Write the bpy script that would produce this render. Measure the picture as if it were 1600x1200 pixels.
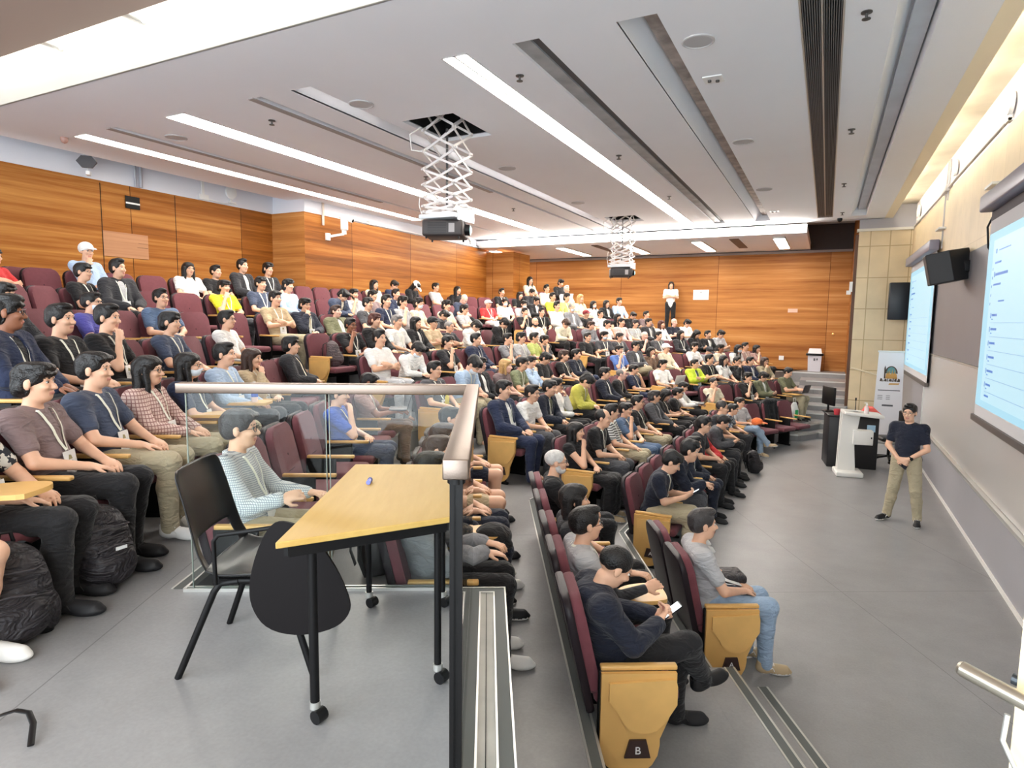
import bpy, bmesh, math, random
import numpy as np
from mathutils import Vector, Matrix
random.seed(7)
rng = np.random.RandomState(5)
for o in list(bpy.data.objects): bpy.data.objects.remove(o)
sc = bpy.context.scene
COL = sc.collection
PI = math.pi
# ---------------------------------------------------------------- camera
CAM = Vector((0, 0, 2.75))
VR = Vector((0.89270566, 0.45048316, 0.01189667)); VU = Vector((-0.05724139, 0.08716844, 0.99454768)); VF = Vector((-0.44698997, 0.88851932, -0.10360204))
FPX = 970.1848
cd = bpy.data.cameras.new('camera'); cam = bpy.data.objects.new('camera', cd); COL.objects.link(cam)
cd.sensor_width = 36; cd.lens = FPX / 1600 * 36; cd.clip_start = 0.05; cd.clip_end = 100
m = Matrix((VR, VU, -VF)).transposed().to_4x4(); m.translation = CAM
cam.matrix_world = m; sc.camera = cam
# ---------------------------------------------------------------- world, exposure
w = bpy.data.worlds.new('world'); sc.world = w; w.use_nodes = True
bgn = w.node_tree.nodes['Background']; bgn.inputs[0].default_value = (0.86, 0.94, 1.0, 1); bgn.inputs[1].default_value = 1.35
sc.view_settings.view_transform = 'Standard'; sc.view_settings.look = 'None'
sc.view_settings.exposure = 2.4; sc.view_settings.gamma = 1.0
LAMP = 8.2     # strength of the ceiling light diffusers
SCREEN = 0.185
# ---------------------------------------------------------------- materials
MATS = {}
def srgb(r, g, b):
    f = lambda c: c / 12.92 if c <= 0.04045 else ((c + 0.055) / 1.055) ** 2.4
    return (f(r / 255), f(g / 255), f(b / 255), 1)
def mat(name, col=(0.5, 0.5, 0.5, 1), rough=0.6, metal=0.0, emit=None, es=1.0, bump=0.0, bscale=60, var=0.0, vscale=4, spec=0.5, sheen=0.0, coat=0.0, folds=0.0):
    if name in MATS: return MATS[name]
    m = bpy.data.materials.new(name); m.use_nodes = True; MATS[name] = m
    nt = m.node_tree; b = nt.nodes['Principled BSDF']
    b.inputs['Base Color'].default_value = col; b.inputs['Roughness'].default_value = rough
    b.inputs['Metallic'].default_value = metal; b.inputs['Specular IOR Level'].default_value = spec
    if sheen: b.inputs['Sheen Weight'].default_value = sheen
    if coat: b.inputs['Coat Weight'].default_value = coat
    if emit:
        b.inputs['Emission Color'].default_value = emit; b.inputs['Emission Strength'].default_value = es
    tc = None
    if bump or var:
        tc = nt.nodes.new('ShaderNodeTexCoord')
    if var:
        n = nt.nodes.new('ShaderNodeTexNoise'); n.inputs['Scale'].default_value = vscale; n.inputs['Detail'].default_value = 3
        nt.links.new(tc.outputs['Object'], n.inputs['Vector'])
        r = nt.nodes.new('ShaderNodeMapRange'); r.inputs['From Min'].default_value = 0.3; r.inputs['From Max'].default_value = 0.7
        r.inputs['To Min'].default_value = 1 - var; r.inputs['To Max'].default_value = 1 + var
        nt.links.new(n.outputs['Fac'], r.inputs['Value'])
        h = nt.nodes.new('ShaderNodeHueSaturation'); h.inputs['Color'].default_value = col
        nt.links.new(r.outputs['Result'], h.inputs['Value']); nt.links.new(h.outputs['Color'], b.inputs['Base Color'])
    if bump:
        n = nt.nodes.new('ShaderNodeTexNoise'); n.inputs['Scale'].default_value = bscale; n.inputs['Detail'].default_value = 2
        nt.links.new(tc.outputs['Object'], n.inputs['Vector'])
        bp = nt.nodes.new('ShaderNodeBump'); bp.inputs['Strength'].default_value = bump; bp.inputs['Distance'].default_value = 0.01
        nt.links.new(n.outputs['Fac'], bp.inputs['Height']); nt.links.new(bp.outputs['Normal'], b.inputs['Normal'])
        if folds:
            mp = nt.nodes.new('ShaderNodeMapping'); mp.inputs['Rotation'].default_value = (.5, .7, .3); mp.inputs['Scale'].default_value = (1.0, 1.0, 2.1)
            nt.links.new(tc.outputs['Object'], mp.inputs['Vector'])
            n2 = nt.nodes.new('ShaderNodeTexNoise'); n2.inputs['Scale'].default_value = 7.5; n2.inputs['Detail'].default_value = 2.5; n2.inputs['Distortion'].default_value = 1.6
            nt.links.new(mp.outputs['Vector'], n2.inputs['Vector'])
            b2 = nt.nodes.new('ShaderNodeBump'); b2.inputs['Strength'].default_value = folds; b2.inputs['Distance'].default_value = 0.05
            nt.links.new(n2.outputs['Fac'], b2.inputs['Height']); nt.links.new(b2.outputs['Normal'], bp.inputs['Normal'])
    return m
def wood(name, c0, c1, c2, axis='Y', rough=0.45, panel=2.4, board=0.26, gloss=0.12, use_u=False, off=0.0):
    """veneer with grain running along `axis`, in wide sheets that differ a little in tone"""
    if name in MATS: return MATS[name]
    m = bpy.data.materials.new(name); m.use_nodes = True; MATS[name] = m
    nt = m.node_tree; N = nt.nodes.new; L = nt.links.new; b = nt.nodes['Principled BSDF']
    tc = N('ShaderNodeTexCoord'); mp = N('ShaderNodeMapping')
    sx = {'Y': (1.2, 0.22, 7.0), 'X': (0.22, 1.2, 7.0), 'Z': (7, 7, 0.4), 'T': (7.0, 0.9, 7.0)}[axis]
    mp.inputs['Scale'].default_value = sx
    L(tc.outputs['Object'], mp.inputs['Vector'])
    n1 = N('ShaderNodeTexNoise'); n1.inputs['Scale'].default_value = 1.0; n1.inputs['Detail'].default_value = 6; n1.inputs['Roughness'].default_value = 0.65; n1.inputs['Distortion'].default_value = 0.4
    L(mp.outputs['Vector'], n1.inputs['Vector'])
    n2 = N('ShaderNodeTexNoise'); n2.inputs['Scale'].default_value = 5.0; n2.inputs['Detail'].default_value = 5
    L(mp.outputs['Vector'], n2.inputs['Vector'])
    # sheets
    sep = N('ShaderNodeSeparateXYZ'); L(tc.outputs['Object'], sep.inputs[0])
    def mth(op, a, b_=None):
        q = N('ShaderNodeMath'); q.operation = op
        if hasattr(a, 'links'): L(a, q.inputs[0])
        else: q.inputs[0].default_value = a
        if b_ is not None:
            if hasattr(b_, 'links'): L(b_, q.inputs[1])
            else: q.inputs[1].default_value = b_
        return q.outputs[0]
    along = sep.outputs['Y'] if axis in ('Y', 'T') else sep.outputs['X']
    a = mth('DIVIDE', mth('ADD', along, off), panel); fa = mth('FLOOR', a)
    z = mth('DIVIDE', sep.outputs['Z'], board); fz = mth('FLOOR', z)
    cmb = N('ShaderNodeCombineXYZ'); L(fa, cmb.inputs[0]); L(fz, cmb.inputs[1])
    wn = N('ShaderNodeTexWhiteNoise'); wn.noise_dimensions = '2D'; L(cmb.outputs[0], wn.inputs['Vector'])
    wn2 = N('ShaderNodeTexWhiteNoise'); wn2.noise_dimensions = '1D'; L(fa, wn2.inputs['W'])
    seam = mth('GREATER_THAN', mth('ABSOLUTE', mth('SUBTRACT', mth('FRACT', a), 0.5)), 0.5 - 0.006 / panel)
    t = mth('ADD', mth('MULTIPLY', n1.outputs['Fac'], 1.25), mth('MULTIPLY', n2.outputs['Fac'], 0.35))
    t = mth('ADD', t, mth('MULTIPLY', wn.outputs['Value'], 0.16))
    t = mth('ADD', t, mth('MULTIPLY', wn2.outputs['Value'], 0.2))
    t = mth('SUBTRACT', t, 0.48)
    cr = N('ShaderNodeValToRGB'); e = cr.color_ramp.elements
    e[0].position = 0.15; e[0].color = c0; e[1].position = 0.85; e[1].color = c2
    x = e.new(0.5); x.color = c1
    L(t, cr.inputs[0])
    mx = N('ShaderNodeMix'); mx.data_type = 'RGBA'; L(seam, mx.inputs['Factor']); L(cr.outputs[0], mx.inputs[6]); mx.inputs[7].default_value = tuple(v * 0.35 for v in c0[:3]) + (1,)
    L(mx.outputs[2], b.inputs['Base Color'])
    b.inputs['Roughness'].default_value = rough; b.inputs['Specular IOR Level'].default_value = gloss
    return m
def tilemat(name, col, jcol, bw, bh, axis, rough=0.5, mortar=0.012, offset=0.0, ribs=0.0):
    if name in MATS: return MATS[name]
    m = bpy.data.materials.new(name); m.use_nodes = True; MATS[name] = m
    nt = m.node_tree; N = nt.nodes.new; L = nt.links.new; b = nt.nodes['Principled BSDF']
    tc = N('ShaderNodeTexCoord'); sep = N('ShaderNodeSeparateXYZ'); L(tc.outputs['Object'], sep.inputs[0])
    cb = N('ShaderNodeCombineXYZ')
    a, c = {'XZ': ('X', 'Z'), 'YZ': ('Y', 'Z'), 'XY': ('X', 'Y')}[axis]
    L(sep.outputs[a], cb.inputs[0]); L(sep.outputs[c], cb.inputs[1])
    br = N('ShaderNodeTexBrick'); br.offset = offset; br.inputs['Scale'].default_value = 1.0
    br.inputs['Brick Width'].default_value = bw; br.inputs['Row Height'].default_value = bh; br.inputs['Mortar Size'].default_value = mortar
    br.inputs['Color1'].default_value = col; br.inputs['Color2'].default_value = tuple(v * 0.93 for v in col[:3]) + (1,); br.inputs['Mortar'].default_value = jcol
    L(cb.outputs[0], br.inputs['Vector'])
    n = N('ShaderNodeTexNoise'); n.inputs['Scale'].default_value = 2.5; n.inputs['Detail'].default_value = 5
    L(tc.outputs['Object'], n.inputs['Vector'])
    mr = N('ShaderNodeMapRange'); mr.inputs['From Min'].default_value = .3; mr.inputs['From Max'].default_value = .7; mr.inputs['To Min'].default_value = 0.93; mr.inputs['To Max'].default_value = 1.05
    L(n.outputs['Fac'], mr.inputs['Value'])
    h = N('ShaderNodeHueSaturation'); L(br.outputs['Color'], h.inputs['Color']); L(mr.outputs['Result'], h.inputs['Value'])
    L(h.outputs['Color'], b.inputs['Base Color']); b.inputs['Roughness'].default_value = rough
    return m
WOODW = wood('wall_veneer_y', srgb(110, 62, 22), srgb(156, 95, 38), srgb(194, 136, 70), 'Y')
WOODX = wood('wall_veneer_x', srgb(140, 84, 40), srgb(180, 122, 66), srgb(206, 154, 96), 'X', panel=3.4)
PINKW = wood('hatch_veneer', srgb(170, 122, 88), srgb(190, 140, 104), srgb(204, 158, 122), 'Y', panel=5)
BEECH = mat('beech_laminate', srgb(218, 172, 102), 0.4, var=0.07, vscale=5)
TABLET = mat('tablet_beech', srgb(226, 180, 108), 0.35, var=0.06, vscale=6)
YELLOWTOP = wood('table_laminate', srgb(184, 148, 80), srgb(194, 159, 90), srgb(204, 171, 103), 'T', off=4.5, panel=9, board=9, rough=0.35)
FLOORM = None
def floor_mat():
    m = bpy.data.materials.new('vinyl_floor'); m.use_nodes = True
    nt = m.node_tree; N = nt.nodes.new; L = nt.links.new; b = nt.nodes['Principled BSDF']
    tc = N('ShaderNodeTexCoord')
    mp = N('ShaderNodeMapping'); mp.inputs['Rotation'].default_value = (0, 0, math.radians(-29)); L(tc.outputs['Object'], mp.inputs['Vector'])
    br = N('ShaderNodeTexBrick'); br.offset = 0.0; br.inputs['Brick Width'].default_value = 1.83; br.inputs['Row Height'].default_value = 6.0
    br.inputs['Mortar Size'].default_value = 0.0035; br.inputs['Scale'].default_value = 1.0
    br.inputs['Color1'].default_value = srgb(140, 139, 139); br.inputs['Color2'].default_value = srgb(140, 139, 139); br.inputs['Mortar'].default_value = srgb(108, 107, 107)
    L(mp.outputs['Vector'], br.inputs['Vector'])
    n = N('ShaderNodeTexNoise'); n.inputs['Scale'].default_value = 1.6; n.inputs['Detail'].default_value = 9; n.inputs['Roughness'].default_value = 0.7
    L(tc.outputs['Object'], n.inputs['Vector'])
    n3 = N('ShaderNodeTexNoise'); n3.inputs['Scale'].default_value = 60; n3.inputs['Detail'].default_value = 3
    L(tc.outputs['Object'], n3.inputs['Vector'])
    ad = N('ShaderNodeMath'); ad.operation = 'ADD'; L(n.outputs['Fac'], ad.inputs[0])
    mu = N('ShaderNodeMath'); mu.operation = 'MULTIPLY'; mu.inputs[1].default_value = 0.35; L(n3.outputs['Fac'], mu.inputs[0]); L(mu.outputs[0], ad.inputs[1])
    mr = N('ShaderNodeMapRange'); mr.inputs['From Min'].default_value = .45; mr.inputs['From Max'].default_value = .9; mr.inputs['To Min'].default_value = 0.84; mr.inputs['To Max'].default_value = 1.16
    L(ad.outputs[0], mr.inputs['Value'])
    h = N('ShaderNodeHueSaturation'); L(br.outputs['Color'], h.inputs['Color']); L(mr.outputs['Result'], h.inputs['Value'])
    L(h.outputs['Color'], b.inputs['Base Color'])
    r2 = N('ShaderNodeMapRange'); r2.inputs['To Min'].default_value = 0.3; r2.inputs['To Max'].default_value = 0.48; L(n.outputs['Fac'], r2.inputs['Value'])
    L(r2.outputs['Result'], b.inputs['Roughness']); b.inputs['Specular IOR Level'].default_value = 0.4
    MATS['vinyl_floor'] = m; return m
FLOORM = floor_mat()
BEIGE = tilemat('beige_wall_tile', srgb(224, 204, 166), srgb(184, 160, 120), 0.43, 0.78, 'XZ')
BEIGEY = tilemat('beige_front_tile', srgb(226, 206, 168), srgb(205, 184, 146), 0.62, 1.3, 'YZ', mortar=0.006)
CEIL = mat('ceiling_paint', srgb(240, 241, 245), 0.85, var=0.015, vscale=0.7)
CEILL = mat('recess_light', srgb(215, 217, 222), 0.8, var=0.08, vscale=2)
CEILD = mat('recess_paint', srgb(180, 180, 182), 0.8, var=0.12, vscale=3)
GREYW = mat('upper_wall_paint', srgb(222, 224, 232), 0.8)
CREAM = mat('cream_soffit', srgb(216, 208, 190), 0.7, var=0.16, vscale=1.6)
WHITE = mat('white_paint', srgb(235, 233, 228), 0.5)
WHITEP = mat('white_plastic', srgb(232, 232, 230), 0.35)
STEEL = mat('brushed_steel', srgb(140, 126, 116), 0.36, 1.0, bump=0.05, bscale=200)
ALU = mat('aluminium', srgb(205, 205, 200), 0.35, 0.7)
BLACKM = mat('black_metal', srgb(10, 9, 10), 0.5, 0.0, spec=.25)
BLACKP = mat('black_plastic', srgb(14, 14, 16), 0.4, spec=.3)
RUBBER = mat('dark_rubber', srgb(84, 88, 86), 0.6)
DARK = mat('dark_void', srgb(18, 17, 18), 0.9)
SHELL = mat('seat_shell', srgb(30, 20, 26), 0.45, spec=.35)
MAROON = mat('maroon_fabric', srgb(112, 58, 66), 0.85, bump=0.25, bscale=300, var=0.06, vscale=20, sheen=0.1)
MAROOND = mat('maroon_button', srgb(72, 38, 46), 0.9)
BOARDG = mat('grey_board', srgb(128, 126, 130), 0.5, var=0.04, vscale=1)
DADO = mat('grey_dado', srgb(166, 165, 170), 0.45, var=0.03, vscale=1)
WBOARD = mat('whiteboard', srgb(196, 192, 188), 0.22, spec=0.6)
LIGHT = mat('light_diffuser', (1, 1, 1, 1), 0.5, emit=(1.0, 0.94, 0.86, 1), es=LAMP)
LIGHTW = mat('light_diffuser_side', (1, 1, 1, 1), 0.5, emit=(1.0, 0.94, 0.86, 1), es=LAMP * .3)
LIGHTF = mat('light_diffuser_far', (1, 1, 1, 1), 0.5, emit=(1.0, 0.95, 0.88, 1), es=LAMP * 1.0)
LIGHTB = mat('board_light_glow', (1, 1, 1, 1), 0.5, emit=(1.0, 0.96, 0.88, 1), es=LAMP * .75)
def glass_mat():
    m = bpy.data.materials.new('clear_glass'); m.use_nodes = True; nt = m.node_tree; N = nt.nodes.new; L = nt.links.new
    nt.nodes.remove(nt.nodes['Principled BSDF'])
    tr = N('ShaderNodeBsdfTransparent'); tr.inputs[0].default_value = (0.95, 0.975, 0.965, 1)
    gl = N('ShaderNodeBsdfGlossy'); gl.inputs['Roughness'].default_value = 0.0
    fr = N('ShaderNodeFresnel'); fr.inputs[0].default_value = 1.3; mx = N('ShaderNodeMixShader')
    L(fr.outputs[0], mx.inputs[0]); L(tr.outputs[0], mx.inputs[1]); L(gl.outputs[0], mx.inputs[2]); L(mx.outputs[0], nt.nodes['Material Output'].inputs[0])
    MATS['glass'] = m; return m
GLASS = glass_mat()
# ---------------------------------------------------------------- mesh helpers
class MB:
    def __init__(s): s.v = []; s.f = []; s.m = []; s.sm = []
    def add(s, vs, fs, mi=0, smooth=False, M=None):
        k = len(s.v)
        for p in vs:
            p = Vector(p)
            if M is not None: p = M @ p
            s.v.append(tuple(p))
        for f in fs: s.f.append([i + k for i in f]); s.m.append(mi); s.sm.append(smooth)
        return s
    def box(s, a, b, mi=0, M=None):
        x0, y0, z0 = a; x1, y1, z1 = b
        vs = [(x, y, z) for z in (z0, z1) for y in (y0, y1) for x in (x0, x1)]
        return s.add(vs, [(0, 2, 3, 1), (4, 5, 7, 6), (0, 1, 5, 4), (2, 6, 7, 3), (0, 4, 6, 2), (1, 3, 7, 5)], mi, False, M)
    def rbox(s, a, b, r=0.01, mi=0, M=None, seg=2):
        bm = bmesh.new(); x0, y0, z0 = a; x1, y1, z1 = b
        bmesh.ops.create_cube(bm, size=1)
        for v in bm.verts: v.co = Vector(((x0 + x1) / 2 + v.co.x * (x1 - x0), (y0 + y1) / 2 + v.co.y * (y1 - y0), (z0 + z1) / 2 + v.co.z * (z1 - z0)))
        r = min(r, abs(x1 - x0) * .49, abs(y1 - y0) * .49, abs(z1 - z0) * .49)
        bmesh.ops.bevel(bm, geom=bm.edges[:], offset=r, segments=seg, affect='EDGES', profile=0.5)
        vs = [v.co.copy() for v in bm.verts]; bm.verts.index_update(); fs = [[v.index for v in f.verts] for f in bm.faces]; bm.free()
        return s.add(vs, fs, mi, True, M)
    def prism(s, poly, z0, z1, mi=0, M=None, smooth=False):
        n = len(poly)
        a = sum(poly[i][0] * poly[(i + 1) % n][1] - poly[(i + 1) % n][0] * poly[i][1] for i in range(n))
        if a < 0: poly = poly[::-1]
        vs = [(x, y, z0) for x, y in poly] + [(x, y, z1) for x, y in poly]
        fs = [list(range(n))[::-1], list(range(n, 2 * n))] + [(i, (i + 1) % n, n + (i + 1) % n, n + i) for i in range(n)]
        return s.add(vs, fs, mi, smooth, M)
    def tube(s, path, r, mi=0, n=8, M=None, cap=True, flat=None):
        path = [Vector(p) for p in path]; vs = []; fs = []
        rs = r if hasattr(r, '__len__') else [r] * len(path)
        up = Vector((0, 0, 1))
        for i, p in enumerate(path):
            d = (path[min(i + 1, len(path) - 1)] - path[max(i - 1, 0)]).normalized()
            if abs(d.dot(up)) > 0.95: up = Vector((1, 0, 0))
            e1 = d.cross(up).normalized(); e2 = e1.cross(d).normalized(); up = e2
            for j in range(n):
                a = 2 * PI * j / n
                vs.append(p + (e1 * math.cos(a) + e2 * math.sin(a) * (flat or 1)) * rs[i])
        for i in range(len(path) - 1):
            for j in range(n): fs.append((i * n + j, i * n + (j + 1) % n, (i + 1) * n + (j + 1) % n, (i + 1) * n + j))
        if cap: fs += [list(range(n))[::-1], [(len(path) - 1) * n + j for j in range(n)]]
        return s.add(vs, fs, mi, True, M)
    def bar(s, p, q, w, h, mi=0, M=None):
        p = Vector(p); q = Vector(q); d = (q - p); L = d.length; d.normalize()
        up = Vector((0, 0, 1)) if abs(d.z) < 0.95 else Vector((1, 0, 0))
        e1 = d.cross(up).normalized(); e2 = e1.cross(d)
        vs = [p + d * t * L + e1 * a * w / 2 + e2 * b * h / 2 for t in (0, 1) for b in (-1, 1) for a in (-1, 1)]
        return s.add(vs, [(0, 2, 3, 1), (4, 5, 7, 6), (0, 1, 5, 4), (2, 6, 7, 3), (0, 4, 6, 2), (1, 3, 7, 5)], mi, False, M)
    def lathe(s, prof, n=20, mi=0, M=None):
        vs = []; fs = []; k = len(prof)
        for r, z in prof:
            for j in range(n): a = 2 * PI * j / n; vs.append((r * math.cos(a), r * math.sin(a), z))
        for i in range(k - 1):
            for j in range(n): fs.append((i * n + j, i * n + (j + 1) % n, (i + 1) * n + (j + 1) % n, (i + 1) * n + j))
        fs += [list(range(n))[::-1], [(k - 1) * n + j for j in range(n)]]
        return s.add(vs, fs, mi, True, M)
    def mesh(s, name, mats):
        me = bpy.data.meshes.new(name); me.from_pydata(s.v, [], s.f)
        for q in (mats if isinstance(mats, (list, tuple)) else [mats]): me.materials.append(q)
        me.polygons.foreach_set('material_index', s.m); me.polygons.foreach_set('use_smooth', s.sm); me.update()
        if any(s.sm):
            try: me.set_sharp_from_angle(angle=math.radians(50))
            except Exception: pass
        return me
    def obj(s, name, mats, parent=None, bevel=0): return link(name, s.mesh(name, mats), parent, bevel)
def link(name, data, parent=None, bevel=0, M=None):
    o = bpy.data.objects.new(name, data); COL.objects.link(o)
    if parent is not None: o.parent = parent
    if M is not None: o.matrix_basis = M
    if bevel:
        b = o.modifiers.new('bevel', 'BEVEL'); b.width = bevel; b.segments = 2; b.limit_method = 'ANGLE'
    return o
def thing(name, label, cat, loc=(0, 0, 0), rz=0, group=None):
    o = bpy.data.objects.new(name, None); COL.objects.link(o); o.empty_display_size = 0.1
    o.location = loc; o.rotation_euler = (0, 0, rz); o['label'] = label; o['category'] = cat
    if group: o['group'] = group
    return o
def tag(o, label, cat, group=None, kind=None):
    if label: o['label'] = label
    if cat: o['category'] = cat
    if group: o['group'] = group
    if kind: o['kind'] = kind
    return o
def struct(o, label=None): o['kind'] = 'structure'; o['label'] = label or o.name; return o
def dup(root, loc=None, rz=None, label=None):
    r = root.copy(); COL.objects.link(r)
    if loc is not None: r.location = loc
    if rz is not None: r.rotation_euler = (0, 0, rz)
    if label: r['label'] = label
    for ch in list(root.children):
        c = ch.copy(); COL.objects.link(c); c.parent = r
        for g in ch.children:
            d = g.copy(); COL.objects.link(d); d.parent = c
    return r
# frames of the three seating blocks
A29 = math.radians(29)
BL = {'N': (Vector((0.875, 0.485)), Vector((-0.485, 0.875)), A29), 'M': (Vector((1, 0)), Vector((0, 1)), 0.0), 'F': (Vector((0.875, -0.485)), Vector((0.485, 0.875)), -A29)}
def st(s, t, z=0, b='N'):
    n, tt, _ = BL[b]; return Vector((n.x * s + tt.x * t, n.y * s + tt.y * t, z))
def ray(x, y): return VR * ((x - 800) / FPX) + VU * ((600 - y) / FPX) + VF
H = 0.305
# ================================================================ THE ROOM
def clip(poly, a, b, c):           # keep a*x+b*y<=c
    out = []
    for i in range(len(poly)):
        p, q = poly[i], poly[(i + 1) % len(poly)]
        dp = a * p[0] + b * p[1] - c; dq = a * q[0] + b * q[1] - c
        if dp <= 0: out.append(p)
        if dp * dq < 0: t = dp / (dp - dq); out.append((p[0] + t * (q[0] - p[0]), p[1] + t * (q[1] - p[1])))
    return out
YW = 22.3     # far wall
def sN(k): return 2.64 - 1.03 * k - (.21 if k == 4 else .10 if k > 4 else 0)
def riser(k):
    y1 = 7.10 - .266 * k; y2 = 13.12 + .266 * k; x = -.92 - 1.03 * k
    return x, y1, y2
# stage floor
mb = MB(); mb.box((-11.2, -2.5, -0.2), (1.9, YW + .2, 0)); struct(mb.obj('floor', FLOORM))
def tier_polys(k):
    x, y1, y2 = riser(k); s = sN(k); sf = -7.17 - 1.03 * k
    big = [(-11.2, -2.5), (1.5, -2.5), (1.5, YW), (-11.2, YW)]
    # next riser limits depth
    n, t, _ = BL['N']; n2, t2, _ = BL['F']
    pN = clip(clip(big, n.x, n.y, s), 0.2504, 1, y1 + 0.2504 * x)        # left of mitre line
    pN = clip(pN, -t.x, -t.y, {1: -2.0, 2: -1.2, 3: -3.4}.get(k, 1.0))
    pM = clip(clip(clip(big, 1, 0, x), -0.2504, -1, -(y1 + .2504 * x)), -0.2504, 1, y2 - .2504 * x)
    pF = clip(clip(big, n2.x, n2.y, sf), 0.2504, -1, -(y2 - .2504 * x))
    if k <= 3: pF = clip(pF, 1, 0, -0.62)
    else: pF = clip(pF, 1, 0, 0.6)
    return pN, pM, pF
for k in range(1, 10):
    for poly in (tier_polys(k) if k < 9 else tier_polys(k)[2:]):
        if len(poly) < 3: continue
        z1 = k * H
        if k == 4: pass
        mb = MB(); mb.prism(poly, (k - 1) * H - 0.001 * k, k * H); struct(mb.obj('floor', FLOORM), 'grey vinyl floor step of the raked seating')
# far landing at level 4 and the near platform
mb = MB(); mb.prism([(-1.6, 21.3), (0.6, 21.3), (0.6, YW), (-1.6, YW)], 0, 4 * H); struct(mb.obj('floor', FLOORM), 'landing at the top of the far stair')
plat = [st(-1.689, -1.3), st(.10, -1.3), st(.10, 3.4), st(-1.689, 3.4)]
mb = MB(); mb.prism([(p.x, p.y) for p in plat], 2 * H - .1, 4 * H); struct(mb.obj('floor', FLOORM), 'grey vinyl platform in front of the camera')
pl2 = [st(.10, -1.5), st(1.9, -1.5), st(1.9, 1.15), st(.10, 1.15)]
mb = MB(); mb.prism([(p.x, p.y) for p in pl2], 3 * H, 4 * H - .002); struct(mb.obj('floor', FLOORM), 'door landing')
# entry steps by row A / B at the near end
mb = MB(); mb.prism([tuple(st(s, t)[:2]) for s, t in ((1.5, 1.2), (1.77, 1.2), (1.77, 4.12), (1.5, 4.12))], 0, H + .0005); struct(mb.obj('floor', FLOORM), 'upper of two low steps by the front row')
mb = MB(); mb.prism([tuple(st(s, t)[:2]) for s, t in ((1.7, 1.2), (2.02, 1.2), (2.02, 4.12), (1.7, 4.12))], 0, H / 2); struct(mb.obj('floor', FLOORM), 'lower of two low steps by the front row')
# step nosings: dark ribbed strip between two aluminium lines
def nosing(p, q, z, inward, w=0.075, label='metal-edged nosing strip on a step'):
    p = Vector((p[0], p[1], 0)); q = Vector((q[0], q[1], 0)); d = (q - p).normalized(); nn = Vector(inward).normalized()
    mb = MB()
    def strip(a, b, z0, z1, mi):
        v = [p + nn * a, q + nn * a, q + nn * b, p + nn * b]
        mb.prism([(x.x, x.y) for x in v], z0, z1, mi)
    strip(-0.004, 0.010, z - 0.03, z + 0.004, 0); strip(0.010, w - .012, z - .001, z + 0.003, 1); strip(w - .012, w, z - .001, z + 0.004, 0)
    o = mb.obj('trim_nosing', [ALU, RUBBER]); struct(o, label); return o
n, t, _ = BL['N']; ninN = (-n.x, -n.y, 0); n2, t2, _ = BL['F']; ninF = (-n2.x, -n2.y, 0)
for k in range(1, 9):
    x, y1, y2 = riser(k); s = sN(k)
    t0 = {1: 4.12, 2: 1.2, 3: 3.42, 4: 3.42}.get(k, 0.5)
    ka = st(s, t0); nosing(ka, (x, y1), k * H, ninN)
    nosing((x, y1), (x, y2), k * H, (-1, 0, 0))
    ue = {1: 15.6, 2: 16.6, 3: 17.2}.get(k, 18.0); q = st(-7.17 - 1.03 * k, ue, 0, 'F')
    nosing((x, y2), q, k * H, ninF)
nosing(st(1.77, 1.2), st(1.77, 4.12), H, ninN); nosing(st(2.02, 1.2), st(2.02, 4.12), H / 2, ninN)
# metal ledge along the platform's edge outside the glass
mb = MB(); L = lambda s0, s1, t0, t1, z0, z1, mi: mb.prism([tuple(st(s, t)[:2]) for s, t in ((s0, t0), (s1, t0), (s1, t1), (s0, t1))], z0, z1, mi)
zp = 4 * H
L(-.085, -.035, .4, 3.39, zp, zp + .008, 1); L(.05, .104, .4, 3.39, zp, zp + .008, 1); L(-.035, .05, 3.34, 3.39, zp, zp + .008, 1)
L(-.093, -.085, .4, 3.40, zp, zp + .012, 0); L(.104, .112, .4, 3.40, zp - .02, zp + .012, 0); L(-.035, -.027, .4, 3.335, zp, zp + .013, 0); L(.042, .05, .4, 3.335, zp, zp + .013, 0)
L(-.093, .112, 3.392, 3.402, zp - .02, zp + .012, 0); L(-.035, .05, 3.33, 3.34, zp, zp + .013, 0)
L(-.027, .042, .4, 3.33, zp, zp + .005, 2); L(.003, .006, .4, 3.33, zp + .005, zp + .007, 3)
o = mb.obj('trim_ledge', [ALU, RUBBER, mat('ledge_cement', srgb(178, 176, 168), .6, var=.12, vscale=5), DARK]); struct(o, 'metal-lined ledge outside the glass rail')
# far stair, eight steps
ys = [16.4, 16.95, 17.5, 18.05, 18.65, 19.3, 20.1, 21.3]
mb = MB()
for i, y in enumerate(ys):
    mb = MB(); h = (i + 1) * 4 * H / 8; x0 = -.62
    if i < 2: mb.prism([(-.62, 15.75 + i * .55), (-.45, 15.75 + i * .55), (-.02, y), (.6, y), (.6, 21.3), (-.62, 21.3)], h - 4 * H / 8, h)
    elif i < 7: mb.box((x0, y, h - 4 * H / 8), (.6, 21.3, h))
    else: mb.box((-.61, 21.31, .2), (-.6, 21.33, .3))
    struct(mb.obj('floor', FLOORM), 'step of the far stair')
    if i < 2:
        nosing((-.45, 15.75 + i * .55), (-.02, y), h, (-.45, .9, 0)); nosing((-.02, y), (.56, y), h, (0, 1, 0))
        nosing((-.62, 15.75 + i * .55), (-.45, 15.75 + i * .55), h, (0, 1, 0))
    elif i < 7: nosing((-.45 if i != 2 else -.6, y), (.56, y), h, (0, 1, 0))
    else: nosing((-1.6, y), (.6, y), h, (0, 1, 0))
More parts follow.
